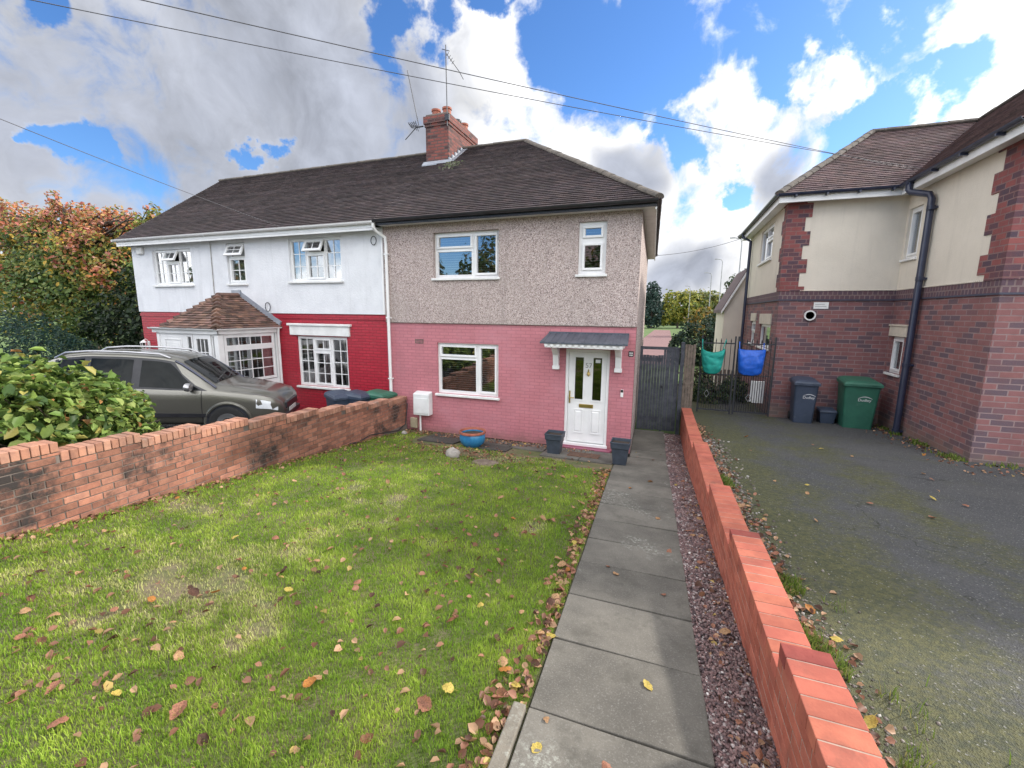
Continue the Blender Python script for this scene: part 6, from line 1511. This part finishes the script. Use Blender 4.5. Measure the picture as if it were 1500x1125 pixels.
tag(litter('leaf_litter', X, Y, np.array([lawn_z(x, y) for x, y in zip(X, Y)])+.016*RNG.random(len(X))+.006, .052), kind='stuff')
PX_, PY_ = [], []
add(1100, lambda y: .925-.028*y+.01+np.abs(RNG.normal(size=len(y)))*.13, lambda n: .7+10*RNG.random(n)**1.4)
add(160, lambda y: 4.85-np.abs(RNG.normal(size=len(y)))*.25, lambda n: 9.0+3.6*RNG.random(n))
add(90, lambda y: 4.4+RNG.random(len(y))*2.2, lambda n: 8.3+RNG.random(n)*.8)
X = np.concatenate(PX_); Y = np.concatenate(PY_)
tag(litter('driveway_litter', X, Y, np.array([dz(y) for y in Y])+.004+.014*RNG.random(len(X)), .05), kind='stuff')
n = 520; Y = 1.3+9.5*RNG.random(n)**.8; a = .41-.0345*Y; b = .71-.028*Y; X = a+(b-a)*(.25+.75*RNG.random(n)**.7)
tag(litter('gravel_litter', X, Y, .92-.107*np.minimum(Y, 9.2)+.012*RNG.random(n), .042), kind='stuff')

# ================================================================== SKY, SUN, CAMERA
SUN_AZ, SUN_EL = 50, 30
#@@SKYDATA
HOLES =[(-0.171,0.851,0.497,0.088),(-0.056,0.881,0.470,0.133),(0.075,0.889,0.451,0.125),(0.182,0.881,0.437,0.098),(0.264,0.863,0.431,0.061),(-0.005,0.920,0.392,0.064),(0.275,0.912,0.303,0.061),(0.352,0.872,0.339,0.045),(0.173,0.904,0.391,0.058),(-0.800,0.437,0.410,0.030),(-0.492,0.722,0.487,0.053),(-0.403,0.754,0.519,0.053),(-0.327,0.786,0.525,0.041),(-0.871,0.434,0.230,0.027),(-0.861,0.457,0.222,0.020),(-0.886,0.402,0.231,0.020),(-0.717,0.648,0.259,0.023),(0.116,0.968,0.224,0.027),(-0.205,0.871,0.447,0.056),(0.068,0.937,0.344,0.045),(0.313,0.904,0.290,0.038),(-0.002,0.940,0.342,0.048),]
GREY =[(-0.793,0.535,0.291,0.221),(-0.633,0.714,0.300,0.166),(-0.853,0.420,0.310,0.104),(-0.660,0.627,0.415,0.180),(-0.534,0.752,0.386,0.140),(0.154,0.952,0.264,0.048),(-0.106,0.951,0.289,0.040),(-0.003,0.996,0.084,0.059),(0.043,0.994,0.097,0.051),(-0.862,0.488,0.136,0.054),(-0.476,0.802,0.361,0.079),(-0.706,0.547,0.450,0.087),]
PUFFS =[(0.204,0.906,0.371,0.040),(0.190,0.916,0.352,0.029),(0.065,0.927,0.369,0.053),(0.020,0.931,0.365,0.041),(0.273,0.877,0.395,0.034),(0.301,0.865,0.403,0.032),]
HOLES.append((-.40, -.86, .32, .30))
def build_world():
    w = bpy.data.worlds.new('World'); S.world = w; w.use_nodes = True; nt = w.node_tree
    bg = nt.nodes['Background']; out = nt.nodes['World Output']
    sky = N(nt, 'ShaderNodeTexSky'); sky.sky_type = 'NISHITA'; sky.sun_disc = False; sky.sun_elevation = R(SUN_EL); sky.sun_rotation = R(SUN_AZ); sky.air_density = 1.0; sky.dust_density = .4; sky.ozone_density = 2.5
    hs = N(nt, 'ShaderNodeHueSaturation'); hs.inputs['Saturation'].default_value = SKY_SAT; hs.inputs['Value'].default_value = SKY_VAL; L(nt, sky.outputs[0], hs.inputs['Color'])
    L(nt, mixc(nt, 1., hs.outputs[0], SKY_TINT, 'MULTIPLY'), bg.inputs[0]); bg.inputs[1].default_value = .10
    tc = N(nt, 'ShaderNodeTexCoord').outputs['Generated']
    def vm(op, a, b):
        n = N(nt, 'ShaderNodeVectorMath'); n.operation = op
        for i, v in enumerate((a, b)):
            if hasattr(v, 'links'): L(nt, v, n.inputs[i])
            else: n.inputs[i].default_value = v
        return n
    def nzc(sc, det, vec=tc, ro=.6): n = N(nt, 'ShaderNodeTexNoise'); n.inputs['Scale'].default_value = sc; n.inputs['Detail'].default_value = det; n.inputs['Roughness'].default_value = ro; L(nt, vec, n.inputs['Vector']); return n
    lowc = nzc(2.6, 3); warp = vm('ADD', tc, vm('MULTIPLY', vm('SUBTRACT', lowc.outputs['Color'], (.5, .5, .5)).outputs[0], (.22, .22, .30)).outputs[0]).outputs[0]
    def dens(vec): return nzc(5.2, 11, vec, .60).outputs['Fac']
    d0 = dens(warp); sun = (math.sin(R(SUN_AZ))*.045, math.cos(R(SUN_AZ))*.02, .040); d1 = dens(vm('ADD', warp, sun).outputs[0])
    def blobs(Ls, vec, sf):
        acc = None
        for x, y, z, r in Ls:
            v = mrange(nt, vm('DISTANCE', vec, (x, y, z)).outputs['Value'], r*(1+sf), r*(1-sf))
            acc = v if acc is None else math_(nt, 'MAXIMUM', acc, v)
        return acc
    mid = vm('ADD', tc, vm('MULTIPLY', vm('SUBTRACT', nzc(6.5, 6, tc, .6).outputs['Color'], (.5, .5, .5)).outputs[0], (.26, .26, .26)).outputs[0]).outputs[0]
    hole = blobs(HOLES, mid, .75); puff = blobs(PUFFS, mid, .7); grey = blobs([(x, y, z, r*(1.2 if x < 0 else 1.)) for x, y, z, r in GREY], warp, .5)
    bias = math_(nt, 'ADD', math_(nt, 'MULTIPLY', hole, -.52), math_(nt, 'MULTIPLY', puff, .30))
    f = math_(nt, 'ADD', math_(nt, 'ADD', math_(nt, 'MULTIPLY', math_(nt, 'SUBTRACT', d0, .5), 1.5), bias), .23)                 # > 0 where there is cloud
    mask = mrange(nt, f, -.07, .19)
    thick = mrange(nt, f, .03, .34)
    relief = math_(nt, 'MULTIPLY', math_(nt, 'SUBTRACT', d0, d1), RELIEF)
    big = nzc(1.7, 5, warp, .55).outputs['Fac']
    g = math_(nt, 'MULTIPLY', math_(nt, 'MULTIPLY', grey, mrange(nt, big, .30, .58, .82, 1.)), mrange(nt, thick, .0, .7, .88, 1.))
    white = mixc(nt, mrange(nt, thick, .5, 1.), (1.06, 1.06, 1.06), (.92, .93, .96))
    col = mixc(nt, g, white, GREYC)
    glow = mrange(nt, vm('DISTANCE', tc, (math.sin(R(SUN_AZ))*math.cos(R(SUN_EL)), math.cos(R(SUN_AZ))*math.cos(R(SUN_EL)), math.sin(R(SUN_EL)))).outputs['Value'], .75, .05, 0, .8)
    lum = math_(nt, 'ADD', math_(nt, 'ADD', 1., relief), glow)
    xyz = N(nt, 'ShaderNodeSeparateXYZ'); L(nt, tc, xyz.inputs[0])
    back = mrange(nt, xyz.outputs[1], .15, -.45, 1., BACK_FILL)      # unseen clouds behind the camera made brighter, added fill for the house fronts
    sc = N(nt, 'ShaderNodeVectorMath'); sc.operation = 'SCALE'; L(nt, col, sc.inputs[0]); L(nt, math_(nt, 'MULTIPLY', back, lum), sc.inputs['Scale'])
    bg2 = N(nt, 'ShaderNodeBackground'); L(nt, sc.outputs[0], bg2.inputs[0]); bg2.inputs[1].default_value = CLOUD
    mx = N(nt, 'ShaderNodeMixShader'); L(nt, mask, mx.inputs[0]); L(nt, bg.outputs[0], mx.inputs[1]); L(nt, bg2.outputs[0], mx.inputs[2])
    L(nt, mx.outputs[0], out.inputs[0])
SKY_SAT, SKY_VAL, SKY_TINT, BACK_FILL, CLOUD, GREYC, RELIEF = 1.12, .98, (.78, .98, 1.25), 2.8, .65, (.42, .45, .53), 1.5
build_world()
sl = bpy.data.lights.new('sun', 'SUN'); sl.energy = 3.0; sl.angle = R(3); sl.color = (1, .94, .85)
so = bpy.data.objects.new('sun', sl); COL.objects.link(so)
sv = Vector((math.sin(R(SUN_AZ))*math.cos(R(SUN_EL)), math.cos(R(SUN_AZ))*math.cos(R(SUN_EL)), math.sin(R(SUN_EL))))
so.rotation_euler = sv.to_track_quat('Z', 'Y').to_euler()
cam = bpy.data.cameras.new('camera'); cam.sensor_width = 36; cam.lens = 36*636.68/1500; cam.clip_start = .05; cam.clip_end = 3000
co = bpy.data.objects.new('camera', cam); COL.objects.link(co)
pi_, ya, ro = R(9.372), R(19.774), R(.537)
f_ = Vector((-math.sin(ya)*math.cos(pi_), math.cos(ya)*math.cos(pi_), -math.sin(pi_))); r_ = Vector((math.cos(ya), math.sin(ya), 0)); u_ = r_.cross(f_)
r2 = r_*math.cos(ro)+u_*math.sin(ro); u2 = -r_*math.sin(ro)+u_*math.cos(ro)
mt_ = Matrix((r2, u2, -f_)).transposed().to_4x4(); mt_.translation = (0, 0, 2.876); co.matrix_world = mt_
S.camera = co
S.view_settings.view_transform = 'Standard'; S.view_settings.look = 'None'; S.view_settings.exposure = 0.8; S.view_settings.gamma = 1
S.cycles.max_bounces = 8; S.cycles.transparent_max_bounces = 12; S.cycles.use_denoising = True
